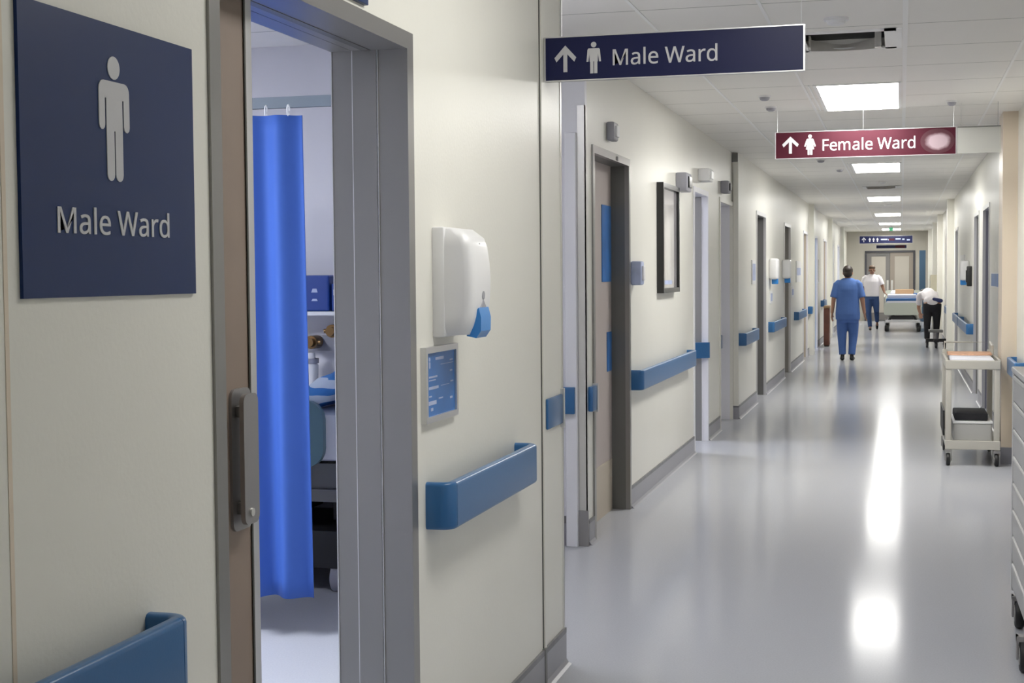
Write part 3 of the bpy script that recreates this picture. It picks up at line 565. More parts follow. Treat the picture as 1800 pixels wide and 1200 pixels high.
for k, (x0, x1, y0, y1) in enumerate(VENTS):
    t = thing('ceiling_vent', ['open air vent with bent metal flap beside the navy hanging sign', 'open air vent between the second and third bright panels'][k], 'vent', ((x0+x1)/2, (y0+y1)/2, CEIL), group='open ceiling vents')
    b = MB(); z = CEIL
    b.box(x0-0.03, x0+0.02, y0-0.03, y1+0.03, z-0.007, z+0.002); b.box(x1-0.06, x1+0.03, y0-0.03, y1+0.03, z-0.007, z+0.002)
    b.box(x0, x1, y0-0.03, y0+0.02, z-0.007, z+0.002); b.box(x0, x1, y1-0.02, y1+0.03, z-0.007, z+0.002); b.build('frame', 'tbar', t)
    b = MB(); h = 0.3
    b.box(x0-0.02, x0, y0, y1, z+0.051, z+h); b.box(x1, x1+0.02, y0, y1, z+0.051, z+h); b.box(x0, x1, y0-0.02, y0, z+0.051, z+h); b.box(x0, x1, y1, y1+0.02, z+0.051, z+h); b.box(x0-0.02, x1+0.02, y0-0.02, y1+0.02, z+h, z+h+0.02)
    b.build('plenum_box', 'plenum', t)
    b = MB(); n = 14
    rows = []
    top = [z+0.052-0.028*math.sin(PI*min(1, (i/n)*1.0)) for i in range(n+1)]
    for i in range(n+1):
        u = x0+0.03+(x1-x0-0.13)*i/n; yy = y1-0.06+0.035*math.sin(PI*i/n)
        rows.append([b.bm.verts.new((u, yy+d, zz)) for d, zz in ((0, z-0.016), (0.004, z-0.016), (0.03, top[i]), (0.026, top[i]))])
    for A, B in zip(rows, rows[1:]):
        for q in range(4): b.bm.faces.new((A[q], A[(q+1) % 4], B[(q+1) % 4], B[q]))
    b.bm.faces.new(rows[0][::-1]); b.bm.faces.new(rows[-1]); b.build('deflector_flap', 'duct', t, smooth=30)
    bx('support_strap', 'duct', t, x1-0.115, x1-0.080, y1-0.10, y1-0.03, z-0.014, z+0.07)
    bx('support_strap', 'duct', t, x0+0.022, x0+0.032, y1-0.12, y1-0.03, z-0.004, z+0.06)
def detector(x, y, lab, r=0.05):
    t = thing('smoke_detector', lab, 'smoke detector', (x, y, CEIL), group='small round ceiling detectors')
    b = MB(); b.cyl((x, y, CEIL), (x, y, CEIL-0.012), r, seg=24); b.build('base', 'plastic', t, smooth=40)
    b = MB(); b.rings([((x, y, CEIL-0.012), r*0.8), ((x, y, CEIL-0.028), r*0.72), ((x, y, CEIL-0.036), r*0.4)], 24); b.build('sensor', 'greyplastic' if r < 0.055 else 'plastic', t, smooth=40)
detector(-0.312, 7.285, 'white round smoke detector in front of the nearest ceiling vent', 0.06)
detector(-0.93, 10.3, 'ceiling detector left of the nearest bright panel, nearer of two', 0.045)
detector(-0.945, 10.98, 'ceiling detector left of the nearest bright panel, farther of two', 0.045)
detector(-0.86, 16.3, 'ceiling detector just past the left end of the maroon sign', 0.05)
detector(-0.72, 17.9, 'ceiling detector left of the second bright panel', 0.05)
detector(0.35, 11.05, 'ceiling detector above the worn end of the maroon sign', 0.04)
detector(-0.25, 20.6, 'ceiling detector in front of the second ceiling vent', 0.06)
detector(-0.25, 27.5, 'ceiling detector between the third and fourth bright panels', 0.09)

# ================================================================== SIGNS
# wall plate
s = thing('ward_sign', 'large square navy wall plate reading Male Ward left of the sliding door', 'sign', (NX, 2.16, 1.49))
bx('sign_board', 'navy', s, NX-0.001, NX+0.006, 1.886, 2.431, 1.490, 1.938)
f = on_left(NX+0.006, 0, 0)
pictogram(f, 2.153, 1.680, 0.206, 'white', s)
lettering('Male Ward', f, 1.979, 2.332, 1.591, 0.040, 'white', s)
# hanging navy sign
def hanging(name, lab, y, x0, x1, z0, z1, board, rods):
    s = thing(name, lab, 'sign', ((x0+x1)/2, y, z0))
    bx('sign_board', board, s, x0, x1, y, y+0.02, z0, z1)
    b = MB(); b.box(x0-0.006, x0, y-0.003, y+0.023, z0-0.003, z1+0.003); b.box(x1, x1+0.006, y-0.003, y+0.023, z0-0.003, z1+0.003)
    b.box(x0, x1, y-0.002, y+0.022, z1, z1+0.004); b.box(x0, x1, y-0.002, y+0.022, z0-0.004, z0); b.build('edge_trim', 'alu', s)
    for xr in rods:
        b = MB(); b.cyl((xr, y+0.01, z1+0.002), (xr, y+0.01, CEIL), 0.0011, seg=8); b.build('hanging_rod', 'alu', s)
    return s
s = hanging('hanging_sign', 'navy hanging sign reading Male Ward at the end of the near wall', 5.17, -1.258, -0.333, 2.226, 2.380, 'navy2', (-1.2, -0.34))
f = on_front(0, 5.17, 0)
up_arrow(f, -1.225, -1.144, 2.255, 2.351, 'white', s)
person_sign_icon(f, -1.079, 2.246, 0.114, 'white', s)
lettering('Male Ward', f, -1.009, -0.632, 2.272, 0.056, 'white', s)
# maroon sign and its blank continuation
s = hanging('hanging_sign', 'maroon hanging sign reading Female Ward with a worn pale end', 11.2, -0.926, 0.384, 2.385, 2.580, 'maroon', (-0.915, -0.28, 0.37))
f = on_front(0, 11.2, 0)
up_arrow(f, -0.879, -0.755, 2.42, 2.549, 'white', s)
pictogram(f, -0.671, 2.407, 0.154, 'white', s, female=True)
lettering('Female Ward', f, -0.578, 0.097, 2.436, 0.083, 'white', s)
b = MB(); pts = [(0.255+0.122*math.cos(a), 2.482+0.092*math.sin(a)) for a in [2*PI*k/30 for k in range(30)]]
b.prism(pts, f, 0.001); b.build('worn_patch', worn_mat(), s)
s = tag(bx('blank_panel', 'blankgrey', None, 0.392, 0.70, 11.2, 11.22, 2.385, 2.575), 'blank white panel hung beside the right end of the maroon sign', 'sign panel')
b = MB(); b.box(0.40, 0.70, 11.19, 11.23, 2.576, 2.582)
for xr in (0.42, 0.68): b.cyl((xr, 11.21, 2.58), (xr, 11.21, CEIL), 0.0012, seg=8)
b.build('hanging_rail', 'frame_dk', s)
# far signs
s = hanging('hanging_sign', 'dark navy direction sign hanging near the corridor end, upper and wider of two', 40, -1.086, 0.286, 2.275, 2.47, 'navy2', (-0.9, 0.1))
f = on_front(0, 40, 0)
up_arrow(f, -1.03, -0.92, 2.31, 2.44, 'white', s)
for u in (-0.82, -0.72, -0.62): pictogram(f, u, 2.315, 0.11, 'white', s, t=0.002)
for u0, u1, v in ((-0.53, -0.36, 2.36), (-0.34, -0.25, 2.35), (-0.15, -0.02, 2.37), (0.02, 0.08, 2.36), (0.14, 0.22, 2.34)): MB().prism(rrect(u0, u1, v, v+0.035), f, 0.002).build('lettering', 'bluepaper', s)
b = MB(); b.prism(rrect(-0.33, -0.18, 2.345, 2.40), f, 0.003); b.build('red_band', 'maroon', s)
s = hanging('hanging_sign', 'short navy and red sign hanging behind the wide navy direction sign', 43, -0.70, 0.145, 2.185, 2.275, 'navy2', (-0.6, 0.05))
bx('red_panel', 'maroon', s, -0.17, 0.10, 42.996, 43.0, 2.19, 2.27)
s = thing('exit_light', 'small green exit light under the ceiling at the corridor end', 'exit sign', (-0.27, 40.3, 2.6))
bx('sign_face', 'green', s, -0.32, -0.22, 40.3, 40.33, 2.61, 2.70); b = MB(); b.cyl((-0.27, 40.315, 2.7), (-0.27, 40.315, CEIL), 0.01); b.build('stem', 'alu', s)

# ================================================================== HANDRAILS
def handrail(side, x, y0, y1, zc, lab, p=0.08, h=0.132, t=0.03, group='blue wall handrails'):
    g = 1 if side == 'left' else -1
    s = thing('handrail', lab, 'handrail', (x, (y0+y1)/2, zc-h/2), group=group)
    c = t/2
    r = 0.011; prof = [(o, zc+z) for o, z in rrect(-t/2, t/2, -h/2, h/2, r, 3)]
    def path(pts): return [(x+g*a, b) for a, b in pts]
    R = 0.026; F = p-t/2
    arc0 = [(F-R+R*math.sin(a), y0+c+R-R*math.cos(a)) for a in [k*PI/2/6 for k in range(7)]]
    arc1 = [(F-R+R*math.cos(a), y1-c-R+R*math.sin(a)) for a in [k*PI/2/6 for k in range(7)]]
    MB().sweep(path([arc0[-1], arc1[0]]), prof).build('rail', 'blue', s, smooth=35)
    MB().sweep(path([(-0.003, y0+c)] + arc0), prof).build('end_return', 'blue', s, smooth=35)
    MB().sweep(path(arc1 + [(-0.003, y1-c)]), prof).build('end_return', 'blue', s, smooth=35)
    n = max(2, int((y1-y0)/0.9)+1)
    for k in range(1, n):
        yy = y0+(y1-y0)*k/n; xa, xb = sorted((x-g*0.003, x+g*(p-t+0.002)))
        if y1-y0 > 0.5: bx('bracket', 'steelm', s, xa, xb, yy-0.02, yy+0.02, zc-0.05, zc-0.01)
    return s
handrail('left', NX, 0.7, 2.262, 0.866, 'nearest blue handrail, on the wall under the square Male Ward plate', h=0.14)
handrail('left', NX, 3.765, 4.745, 0.882, 'blue handrail below the white soap dispenser and instruction poster')
handrail('left', FX, 9.23, 11.78, 0.828, 'long blue handrail on the wall under the black framed picture')
handrail('left', GX, 15.10, 16.55, 0.825, 'blue handrail just past the lilac recess on the left wall')
handrail('left', GX, 18.55, 20.6, 0.825, 'blue handrail between the two dark door jambs on the left wall')
handrail('left', GX, 23.1, 25.1, 0.83, 'blue handrail nearer the camera than the rust brown bin')
handrail('left', GX, 26.6, 26.88, 0.83, 'short blue handrail next to the left wall pier before the rust brown bin')
handrail('left', GX, 30.9, 31.9, 0.86, 'blue handrail just behind the rust brown bin')
handrail('right', RX, 11.1, 11.92, 0.78, 'blue handrail on the right wall against the beige column', p=0.075)
handrail('right', RX, 18.9, 21.8, 0.79, 'blue right wall handrail, nearest of the far run', p=0.09)
handrail('right', RX, 21.95, 24.0, 0.79, 'blue right wall handrail, second of the far run', p=0.09)
handrail('right', RX, 26.4, 28.6, 0.80, 'blue right wall handrail, last one before the wheeled stool', p=0.09)
# short bumper plates in the recess
def bumper(lab, boxes, trim=None):
    b = MB()
    for a in boxes: b.box(*a, bev=0.006)
    s = thing('bumper_plate', lab, 'bumper', ((boxes[0][0]+boxes[0][1])/2, (boxes[0][2]+boxes[0][3])/2, boxes[0][4]), group='short blue bumper plates')
    b.build('plate', 'blue', s, smooth=35)
    if trim: bx('end_trim', 'alu', s, *trim)
bumper('square blue bumper plate on the near wall end below the navy hanging sign', [(NX-0.001, NX+0.010, 5.165, 5.405, 0.945, 1.06)], (NX-0.001, NX+0.013, 5.405, 5.43, 0.93, 1.08))
bumper('blue bumper plate on the lilac return wall behind the near wall corner', [(-1.95, -1.742, 7.770, 7.798, 0.745, 0.895)])
bumper('blue bumper plate beside the first recessed door frame', [(FX+0.002, FX+0.03, 7.885, 8.0, 0.75, 0.89)], (FX+0.002, FX+0.034, 8.0, 8.018, 0.74, 0.90))
s = thing('bumper_plate', 'angled blue bumper on the jamb of the bright white doorway', 'bumper', (FX-0.05, 13.0, 0.76), group='short blue bumper plates')
b = MB(); P = [(-1.83, 13.034), (-1.83, 12.90), (-1.775, 12.90), (-1.665, 13.0), (-1.665, 13.034)]
b.prism(P, lambda u, v, w: Vector((u, v, 0.755+w)), 0.14); b.build('plate', 'blue', s)
bumper('small blue bumper on the lilac door in the deeper recess', [(FX-0.139, FX-0.09, 14.25, 14.95, 0.74, 0.88)])

# ================================================================== THINGS ON THE NEAR WALL
s = thing('soap_dispenser', 'white soap dispenser with blue lever above the blue instruction poster', 'dispenser', (NX, 3.96, 1.34))
def disp(b):
    n = 12; rows = []
    for i in range(n+1):
        q = i/n; z = 1.352+0.298*q
        dep = 0.095+0.026*math.sin(PI*(0.10+0.80*q)) - 0.030*max(0, q-0.90)/0.10 - 0.010*max(0, 0.12-q)/0.12
        hw = 0.098-0.008*abs(q-0.5) - (0.012 if i in (0, n) else 0)
        pts = []
        for u, v in rrect(0, dep, -hw, hw, 0.03, 4, corners=(1, 0, 0, 1)): pts.append(b.bm.verts.new((NX+u, 3.945+v, z)))
        rows.append(pts)
    for A, B in zip(rows, rows[1:]):
        for k in range(len(A)): b.bm.faces.new((A[k], A[(k+1) % len(A)], B[(k+1) % len(A)], B[k]))
    b.bm.faces.new(rows[0][::-1]); b.bm.faces.new(rows[-1]); return b
disp(MB()).build('cover', 'plastic', s, smooth=50)
b = MB(); b.box(NX-0.002, NX+0.035, 3.845, 4.045, 1.346, 1.655, bev=0.006); b.build('back_plate', 'plastic', s, smooth=40)
b = MB(); pr = [(0.084, 1.348), (0.112, 1.342), (0.126, 1.362), (0.127, 1.40), (0.120, 1.428), (0.104, 1.410), (0.088, 1.372)]
b.prism(pr, lambda u, v, w: Vector((NX+u, 3.895+w, v)), 0.10); b.build('push_lever', 'lever', s, smooth=30)
b = MB(); b.prism(disc(3.945, 1.462, 0.012), lambda u, v, w: Vector((NX+0.112+w, u, v)), 0.009); b.build('level_window', 'greyplastic', s)
b = MB(); b.prism([(3.92, 1.428), (3.97, 1.428), (3.945, 1.448)], lambda u, v, w: Vector((NX+0.110+w, u, v)), 0.011); b.build('drop_mark', 'greyplastic', s)
b = MB(); b.prism(disc(3.945, 1.60, 0.010), lambda u, v, w: Vector((NX+0.100+w, u, v)), 0.010); b.build('emblem', 'steelm', s)

s = thing('instruction_poster', 'blue instruction poster in a silver frame under the soap dispenser', 'poster', (NX, 3.88, 1.11))
b = MB(); x0, x1 = NX-0.001, NX+0.016
b.box(x0, x1, 3.735, 3.753, 1.112, 1.322); b.box(x0, x1, 4.013, 4.031, 1.112, 1.322); b.box(x0, x1, 3.753, 4.013, 1.305, 1.322); b.box(x0, x1, 3.753, 4.013, 1.112, 1.129); b.build('frame', 'alu', s)
bx('sheet', 'blue_lt', s, NX, NX+0.010, 3.753, 4.013, 1.129, 1.305)
f = on_left(NX+0.010, 0, 0); b = MB()
for (u0, u1, v, hh) in ((3.835, 3.91, 1.283, 0.008), (3.965, 3.995, 1.275, 0.004), (3.775, 3.85, 1.235, 0.005), (3.775, 3.835, 1.227, 0.003), (3.965, 3.99, 1.244, 0.004), (3.775, 3.86, 1.203, 0.008),
                        (3.97, 3.998, 1.213, 0.004), (3.775, 3.80, 1.182, 0.004), (3.77, 3.84, 1.160, 0.011), (3.965, 3.99, 1.165, 0.006), (3.79, 3.81, 1.143, 0.009), (3.86, 3.90, 1.172, 0.004), (3.88, 4.0, 1.268, 0.0015), (3.88, 3.96, 1.208, 0.0015)):
    b.prism(rrect(u0, u1, v, v+hh), f, 0.0006)
b.build('lettering', 'bluepaper', s)
b = MB(); b.prism(disc(3.783, 1.287, 0.006), f, 0.0007); b.prism(rrect(3.777, 3.789, 1.262, 1.28, 0.003), f, 0.0007); b.build('poster_symbol', 'bluepaper', s)
s['label'] = 'blue instruction poster in a silver frame under the soap dispenser'

# ================================================================== THINGS ON THE FAR LEFT WALL
s = thing('picture_frame', 'black framed picture behind glass on the left wall past the first recessed door', 'picture', (FX, 10.66, 1.378))
b = MB(); x0, x1 = FX-0.001, FX+0.05; y0, y1, z0, z1, q = 10.27, 11.05, 1.378, 2.172, 0.035
b.box(x0, x1, y0, y0+q, z0, z1); b.box(x0, x1, y1-q, y1, z0, z1); b.box(x0, x1, y0+q, y1-q, z1-q, z1); b.box(x0, x1, y0+q, y1-q, z0, z0+q); b.build('frame', 'blackgloss', s)
bx('print', 'paper', s, FX, FX+0.03, y0+q, y1-q, z0+q, z1-q)
bx('caption_strip', 'bluepaper', s, FX+0.03, FX+0.032, y0+0.12, y0+0.5, z0+0.06, z0+0.09)
def wallbox(name, lab, cat, x, y0, y1, z0, z1, p, m, front=None, g=1, fm='blackgloss'):
    s = thing(name, lab, cat, (x, (y0+y1)/2, z0))
    xa, xb = sorted((x-g*0.001, x+g*p)); bx('housing', m, s, xa, xb, y0, y1, z0, z1, bev=min(0.012, p/4), smooth=40)
    if front:
        c = front*p; xa, xb = sorted((x+g*p*0.98, x+g*(p+0.012))); dy, dz = (y1-y0)*0.3, (z1-z0)*0.3
        bx('front_cap', fm, s, xa, xb, (y0+y1)/2-dy, (y0+y1)/2+dy, (z0+z1)/2-dz, (z0+z1)/2+dz, bev=0.003)
    return s
wallbox('hand_gel_dispenser', 'small pale blue dispenser on the wall right of the first recessed door', 'dispenser', FX, 9.23, 9.34, 1.445, 1.60, 0.07, 'bluepaper', 1, fm='plastic')
wallbox('call_lamp', 'small grey lamp box on the wall above the first recessed door', 'lamp', FX, 8.45, 8.58, 2.31, 2.42, 0.05, 'greyplastic', 1, fm='plastic')
wallbox('wall_alarm', 'grey and black alarm box right of the black framed picture', 'alarm', FX, 11.17, 11.42, 2.155, 2.30, 0.09, 'greyplastic', 1)
wallbox('call_lamp', 'white lamp box over the bright white doorway', 'lamp', FX, 12.45, 12.70, 2.31, 2.42, 0.10, 'plastic', 1, fm='plastic')
wallbox('wall_alarm', 'dark alarm box above the lilac recess', 'alarm', FX, 14.05, 14.25, 2.29, 2.41, 0.08, 'greyplastic', 1)
b = MB(); b.box(FX-0.03, GX+0.0, 15.02, 15.045, 2.66, 2.75); o = tag(b.build('cable_cover', 'frame_dk'), 'dark cable cover at the ceiling on the pilaster past the lilac recess', 'cable cover')
def gel(name, lab, x, y, z0, g=1):
    s = thing(name, lab, 'dispenser', (x, y, z0), group='white dispensers along the far walls')
    xa, xb = sorted((x-g*0.001, x+g*0.115)); bx('cover', 'plastic', s, xa, xb, y-0.13, y+0.13, z0+0.06, z0+0.33, bev=0.03, smooth=50)
    xa, xb = sorted((x+g*0.03, x+g*0.11)); bx('push_lever', 'lever', s, xa, xb, y-0.05, y+0.05, z0, z0+0.07, bev=0.01)
gel('soap_dispenser', 'white dispenser on the left wall right of the nearest dark jamb', GX, 18.75, 1.37)
gel('soap_dispenser', 'white dispenser on the left wall just before the second dark jamb', GX, 20.85, 1.37)
gel('soap_dispenser', 'white dispenser on the far right wall above the nearest far handrail', RX, 20.3, 1.33, -1)
def notice(lab, x, y0, y1, z0, z1, m='bluepaper', g=1, name='wall_notice'):
    s = thing(name, lab, 'notice', (x, (y0+y1)/2, z0), group='small wall notices')
    xa, xb = sorted((x-g*0.001, x+g*0.012)); bx('board', 'plastic', s, xa, xb, y0, y1, z0, z1)
    xa, xb = sorted((x+g*0.012, x+g*0.014)); e = (y1-y0)*0.1; bx('sheet', m, s, xa, xb, y0+e, y1-e, z0+e, z1-e)
notice('pale blue notice left of the nearest dark jamb on the left wall', GX, 16.4, 16.8, 1.39, 1.66)
notice('small notice below the white dispenser right of the nearest dark jamb', GX, 18.75, 19.05, 1.12, 1.28)
notice('pale blue notice right of the second dark jamb on the left wall', GX, 23.5, 24.6, 1.36, 1.70)
notice('small notice low on the left wall past the second dark jamb', GX, 22.5, 22.9, 1.13, 1.30)
notice('tall pale notice on the far left wall just before the rust brown bin', GX, 29.75, 30.0, 1.3, 1.8, 'paper')
notice('blue notice on the right wall just past the beige column', RX, 13.9, 15.2, 1.36, 1.50, 'blue_lt', -1)
notice('pale lilac notice on the right wall above the nearest far handrail', RX, 21.6, 23.0, 1.32, 1.75, 'bluepaper', -1)
wallbox('wall_phone', 'black wall telephone on the far right wall above the handrails', 'telephone', RX, 19.4, 19.6, 1.32, 1.58, 0.06, 'black', 1, g=-1)
s = thing('wall_cabinet', 'cream cabinet on the far right wall behind the bending person', 'cabinet', (RX, 35.9, 1.05))
bx('body', 'cream', s, RX-0.20, RX+0.001, 35.4, 36.4, 1.02, 1.43, bev=0.01); bx('door', 'cream', s, RX-0.212, RX-0.199, 35.45, 36.35, 1.05, 1.40)
bx('handle', 'steel', s, RX-0.225, RX-0.211, 35.5, 35.53, 1.15, 1.3)

# ================================================================== WARD ROOM THROUGH THE SLIDING DOOR
s = thing('curtain_rail', 'grey blue rail crossing the ward room above the blue curtain', 'rail', (-3.4, 5.65, 2.22))
bx('track', 'trackblue', s, -5.9, -2.06, 5.60, 5.625, 2.222, 2.268)
b = MB(); b.box(-5.9, -2.06, 5.628, 5.64, 2.232, 2.245); b.build('guide', 'alu', s)
cx = thing('bed_curtain', 'bright blue curtain hanging behind the half open sliding door', 'curtain', (-2.9, 5.55, 0.16))
b = MB(); n = 150; nz = 24
def cur(u, q):
    x = -3.30+0.905*u; dx = 0.03*(1-q)*(u-0.5)
    y = 5.54+0.035*math.sin(u*2*PI*6.3+0.4)*(0.55+0.45*(1-q)) + 0.02*math.sin(u*2*PI*2.1+1)
    z = 0.175+(2.185-0.175)*q + 0.006*math.sin(u*17)*(1-q)
    return Vector((x+dx, y, z))
V = [[b.bm.verts.new(cur(i/n, j/nz)) for i in range(n+1)] for j in range(nz+1)]
W = [[b.bm.verts.new(cur(i/n, j/nz)+Vector((0, 0.004, 0))) for i in range(n+1)] for j in range(nz+1)]
for j in range(nz):
    for i in range(n):
        b.bm.faces.new((V[j][i], V[j][i+1], V[j+1][i+1], V[j+1][i])); b.bm.faces.new((W[j][i], W[j+1][i], W[j+1][i+1], W[j][i+1]))
for j in range(nz):
    b.bm.faces.new((V[j][0], V[j+1][0], W[j+1][0], W[j][0])); b.bm.faces.new((V[j][n], W[j][n], W[j+1][n], V[j+1][n]))
for i in range(n):
    b.bm.faces.new((V[0][i], W[0][i], W[0][i+1], V[0][i+1])); b.bm.faces.new((V[nz][i], V[nz][i+1], W[nz][i+1], W[nz][i]))
b.build('cloth', 'curtain', cx, smooth=True)
hk = None
for k in range(9):
    x = -3.25+0.1*k
    if hk is None:
        b = MB(); b.tube([(x, 5.56+0.012*math.cos(a), 2.205+0.024*math.sin(a)) for a in [i*2*PI/12 for i in range(12)]], 0.003, 6); hk = b.build('curtain_hook', 'plastic', cx); hx = x
    else:
        c = hk.copy(); C.objects.link(c); c.parent = cx; c.location.x = x-hx
# bed lying across the view
bd = thing('hospital_bed', 'hospital bed with striped blue bedding and teal side rail inside the ward room', 'bed', (-3.2, 6.75, 0))
bx('mattress', 'linen', bd, -4.1, -2.42, 6.35, 7.15, 0.64, 0.87, bev=0.03, smooth=40)
b = MB(); P = [(-2.42, 0.70), (-2.12, 0.95), (-2.16, 1.14), (-2.32, 1.08), (-2.44, 0.88)]
b.prism(P, lambda u, v, w: Vector((u, 6.36+w, v)), 0.78); b.build('raised_backrest', 'linen', bd)
b = MB()
rows = []
for i in range(13):
    q = i/12; x = -2.98+0.75*q; zt = 0.895+0.42*max(0, (q-0.15))**0.9+0.012*math.sin(i*2.1)
    rows.append([b.bm.verts.new((x, yy, zz)) for yy, zz in ((6.33, zt-0.10), (6.36, zt-0.02), (6.5, zt+0.03), (6.8, zt+0.05), (7.1, zt+0.02), (7.12, zt-0.10))])
for A, B in zip(rows, rows[1:]):
    for k in range(6): b.bm.faces.new((A[k], A[(k+1) % 6], B[(k+1) % 6], B[k]))
b.bm.faces.new(rows[0][::-1]); b.bm.faces.new(rows[-1]); b.build('striped_blanket', 'stripe', bd, smooth=True)
b = MB(); b.prism(rrect(-3.6, -2.62, 0.62, 0.935, 0.09), lambda u, v, w: Vector((u, 6.29+w, v)), 0.035); b.build('side_rail', 'teal', bd, smooth=30)
b = MB(); b.box(-4.1, -2.2, 6.36, 6.42, 0.56, 0.63); b.box(-4.1, -2.2, 7.06, 7.12, 0.56, 0.63); b.box(-4.1, -4.04, 6.36, 7.12, 0.56, 0.63); b.box(-2.26, -2.2, 6.36, 7.12, 0.56, 0.63)
b.box(-3.0, -2.5, 6.40, 6.46, 0.44, 0.50); b.box(-2.75, -2.55, 6.42, 6.5, 0.50, 0.58); b.build('bed_frame', 'frame_dk', bd)
b = MB(); b.box(-4.0, -2.3, 6.40, 7.05, 0.12, 0.30); b.box(-4.0, -2.3, 6.45, 7.0, 0.46, 0.60); b.box(-3.9, -3.7, 6.6, 6.9, 0.32, 0.56); b.box(-2.7, -2.5, 6.6, 6.9, 0.32, 0.56); b.box(-3.4, -2.9, 6.55, 6.95, 0.34, 0.46); b.build('lifting_base', 'black', bd)  # mechanism boxes enlarged in black to fill in the shade under the bed
cs = None
for (x, yy) in ((-2.62, 6.46), (-4.0, 6.46), (-2.4, 7.05), (-4.0, 7.05)):
    b = MB(); b.cyl((x-0.02, yy, 0.07), (x+0.02, yy, 0.07), 0.07, seg=20); w_ = b.build('caster', 'greyplastic', bd, smooth=40)
    b = MB(); b.box(x-0.035, x+0.035, yy-0.03, yy+0.03, 0.09, 0.26, bev=0.012); b.build('caster_fork', 'linen', w_, smooth=40)
s = thing('wall_shelf', 'white shelf on the ward room wall carrying the deep blue box', 'shelf', (-3, 7.15, 1.31))
bx('board', 'plastic', s, -4.4, -2.3, 7.02, 7.25, 1.315, 1.335)
for x in (-3.6, -2.5): bx('bracket', 'alu', s, x-0.012, x+0.012, 7.05, 7.25, 1.24, 1.315)
s = thing('storage_box', 'deep blue box with pale marks on the white shelf in the ward room', 'box', (-2.97, 7.12, 1.335))
bx('body', 'bluebox', s, -3.25, -2.885, 7.03, 7.20, 1.336, 1.525, bev=0.01); f = on_front(0, 7.03, 0)
for u, v, hh in ((-3.03, 1.40, 0.014), (-2.965, 1.435, 0.02), (-2.965, 1.39, 0.012)): MB().prism([(u-0.018, v), (u+0.018, v), (u+0.012, v+hh), (u-0.01, v+hh)], f, 0.002).build('label_mark', 'bluepaper', s)
s = thing('storage_box', 'second deep blue box at the jamb end of the ward room shelf', 'box', (-2.8, 7.12, 1.335))
bx('body', 'bluebox', s, -2.875, -2.72, 7.04, 7.20, 1.336, 1.48, bev=0.006); bx('clip', 'plastic', s, -2.86, -2.83, 7.032, 7.041, 1.42, 1.45)
s = thing('gas_outlet_panel', 'bedside outlet panel with bronze valves on the ward room wall above the bed', 'outlet panel', (-3, 7.2, 1.0))
bx('panel', 'greyplastic', s, -4.2, -2.4, 7.20, 7.25, 1.12, 1.20)
for x, z in ((-3.02, 1.17), (-2.90, 1.23), (-3.3, 1.17)):
    b = MB(); b.cyl((x, 7.19, z), (x, 7.10, z), 0.035); b.cyl((x, 7.10, z), (x, 7.07, z), 0.025); b.cyl((x-0.05, 7.12, z), (x+0.05, 7.12, z), 0.012); b.build('valve', 'bronze', s, smooth=40)
s = thing('suction_bottle', 'clear white suction bottle hanging from the bronze valve by the bed', 'bottle', (-3.03, 7.1, 0.95))
b = MB(); b.rings([((-3.03, 7.11, 0.92), 0.042), ((-3.03, 7.11, 1.05), 0.045), ((-3.03, 7.11, 1.07), 0.03), ((-3.03, 7.11, 1.115), 0.028)], 20); b.build('body', 'plastic', s, smooth=40)
b = MB(); b.cyl((-3.03, 7.11, 1.06), (-3.03, 7.11, 1.085), 0.047); b.build('lid', 'greyplastic', s, smooth=40)
l = thing('room_ceiling_light', 'panel light on the ward room ceiling behind the sliding door', 'ceiling light', (-4.2, 4.2, CEIL))
bx('frame', 'frame_wh', l, -4.55, -3.25, 3.3, 4.6, CEIL-0.012, CEIL); bx('diffuser', 'roompanel', l, -4.5, -3.3, 3.35, 4.55, CEIL-0.016, CEIL-0.011)

# ================================================================== RIGHT SIDE: TROLLEY AND CART
def caster(parent, x, y, r, w, fork, m='black', hub='cartgrey'):
    b = MB(); pr = []
    for k in range(9):
        a = -PI/2+PI*k/8; pr.append(((x+w/2*math.sin(a), y, r), r-0.25*w*(1-math.cos(a))))
    b.rings(pr, 24); c = b.build('caster', m, parent, smooth=40)
    b = MB(); b.cyl((x-w/2-0.003, y, r), (x+w/2+0.003, y, r), r*0.55, seg=18); b.build('caster_hub', hub, c, smooth=40)
    b = MB(); b.box(x-w/2-0.012, x-w/2-0.005, y-0.02, y+0.02, r*0.8, fork); b.box(x+w/2+0.005, x+w/2+0.012, y-0.02, y+0.02, r*0.8, fork); b.box(x-w/2-0.012, x+w/2+0.012, y-0.025, y+0.025, fork-0.02, fork); b.build('caster_fork', 'steelm', c)
tr = thing('utility_trolley', 'ivory two shelf utility trolley parked beside the beige column', 'trolley', (0.54, 12.25, 0))
X0, X1, Y0, Y1 = 0.335, 0.745, 11.72, 12.75
for (x, y) in ((X0+0.025, Y0+0.025), (X1-0.025, Y0+0.025), (X0+0.025, Y1-0.025), (X1-0.025, Y1-0.025)):
    bx('post', 'cart', tr, x-0.022, x+0.022, y-0.022, y+0.022, 0.115, 0.80 if y < 12 else 0.86, bev=0.006, smooth=40)
    caster(tr, x, y, 0.05, 0.03, 0.125)
b = MB(); b.box(X0, X1, Y0, Y1, 0.765, 0.79, bev=0.005); b.box(X0, X1, Y0-0.004, Y0+0.018, 0.755, 0.825, bev=0.006); b.box(X0, X0+0.018, Y0, Y1, 0.785, 0.83); b.box(X1-0.018, X1, Y0, Y1, 0.785, 0.83); b.box(X0, X1, Y1-0.018, Y1, 0.785, 0.83)
b.build('top_tray', 'cart', tr)
b = MB(); b.box(X0, X1, Y0, Y1, 0.15, 0.185, bev=0.005); b.box(X0, X1, Y0-0.004, Y0+0.012, 0.13, 0.20, bev=0.004); b.build('bottom_shelf', 'cart', tr)
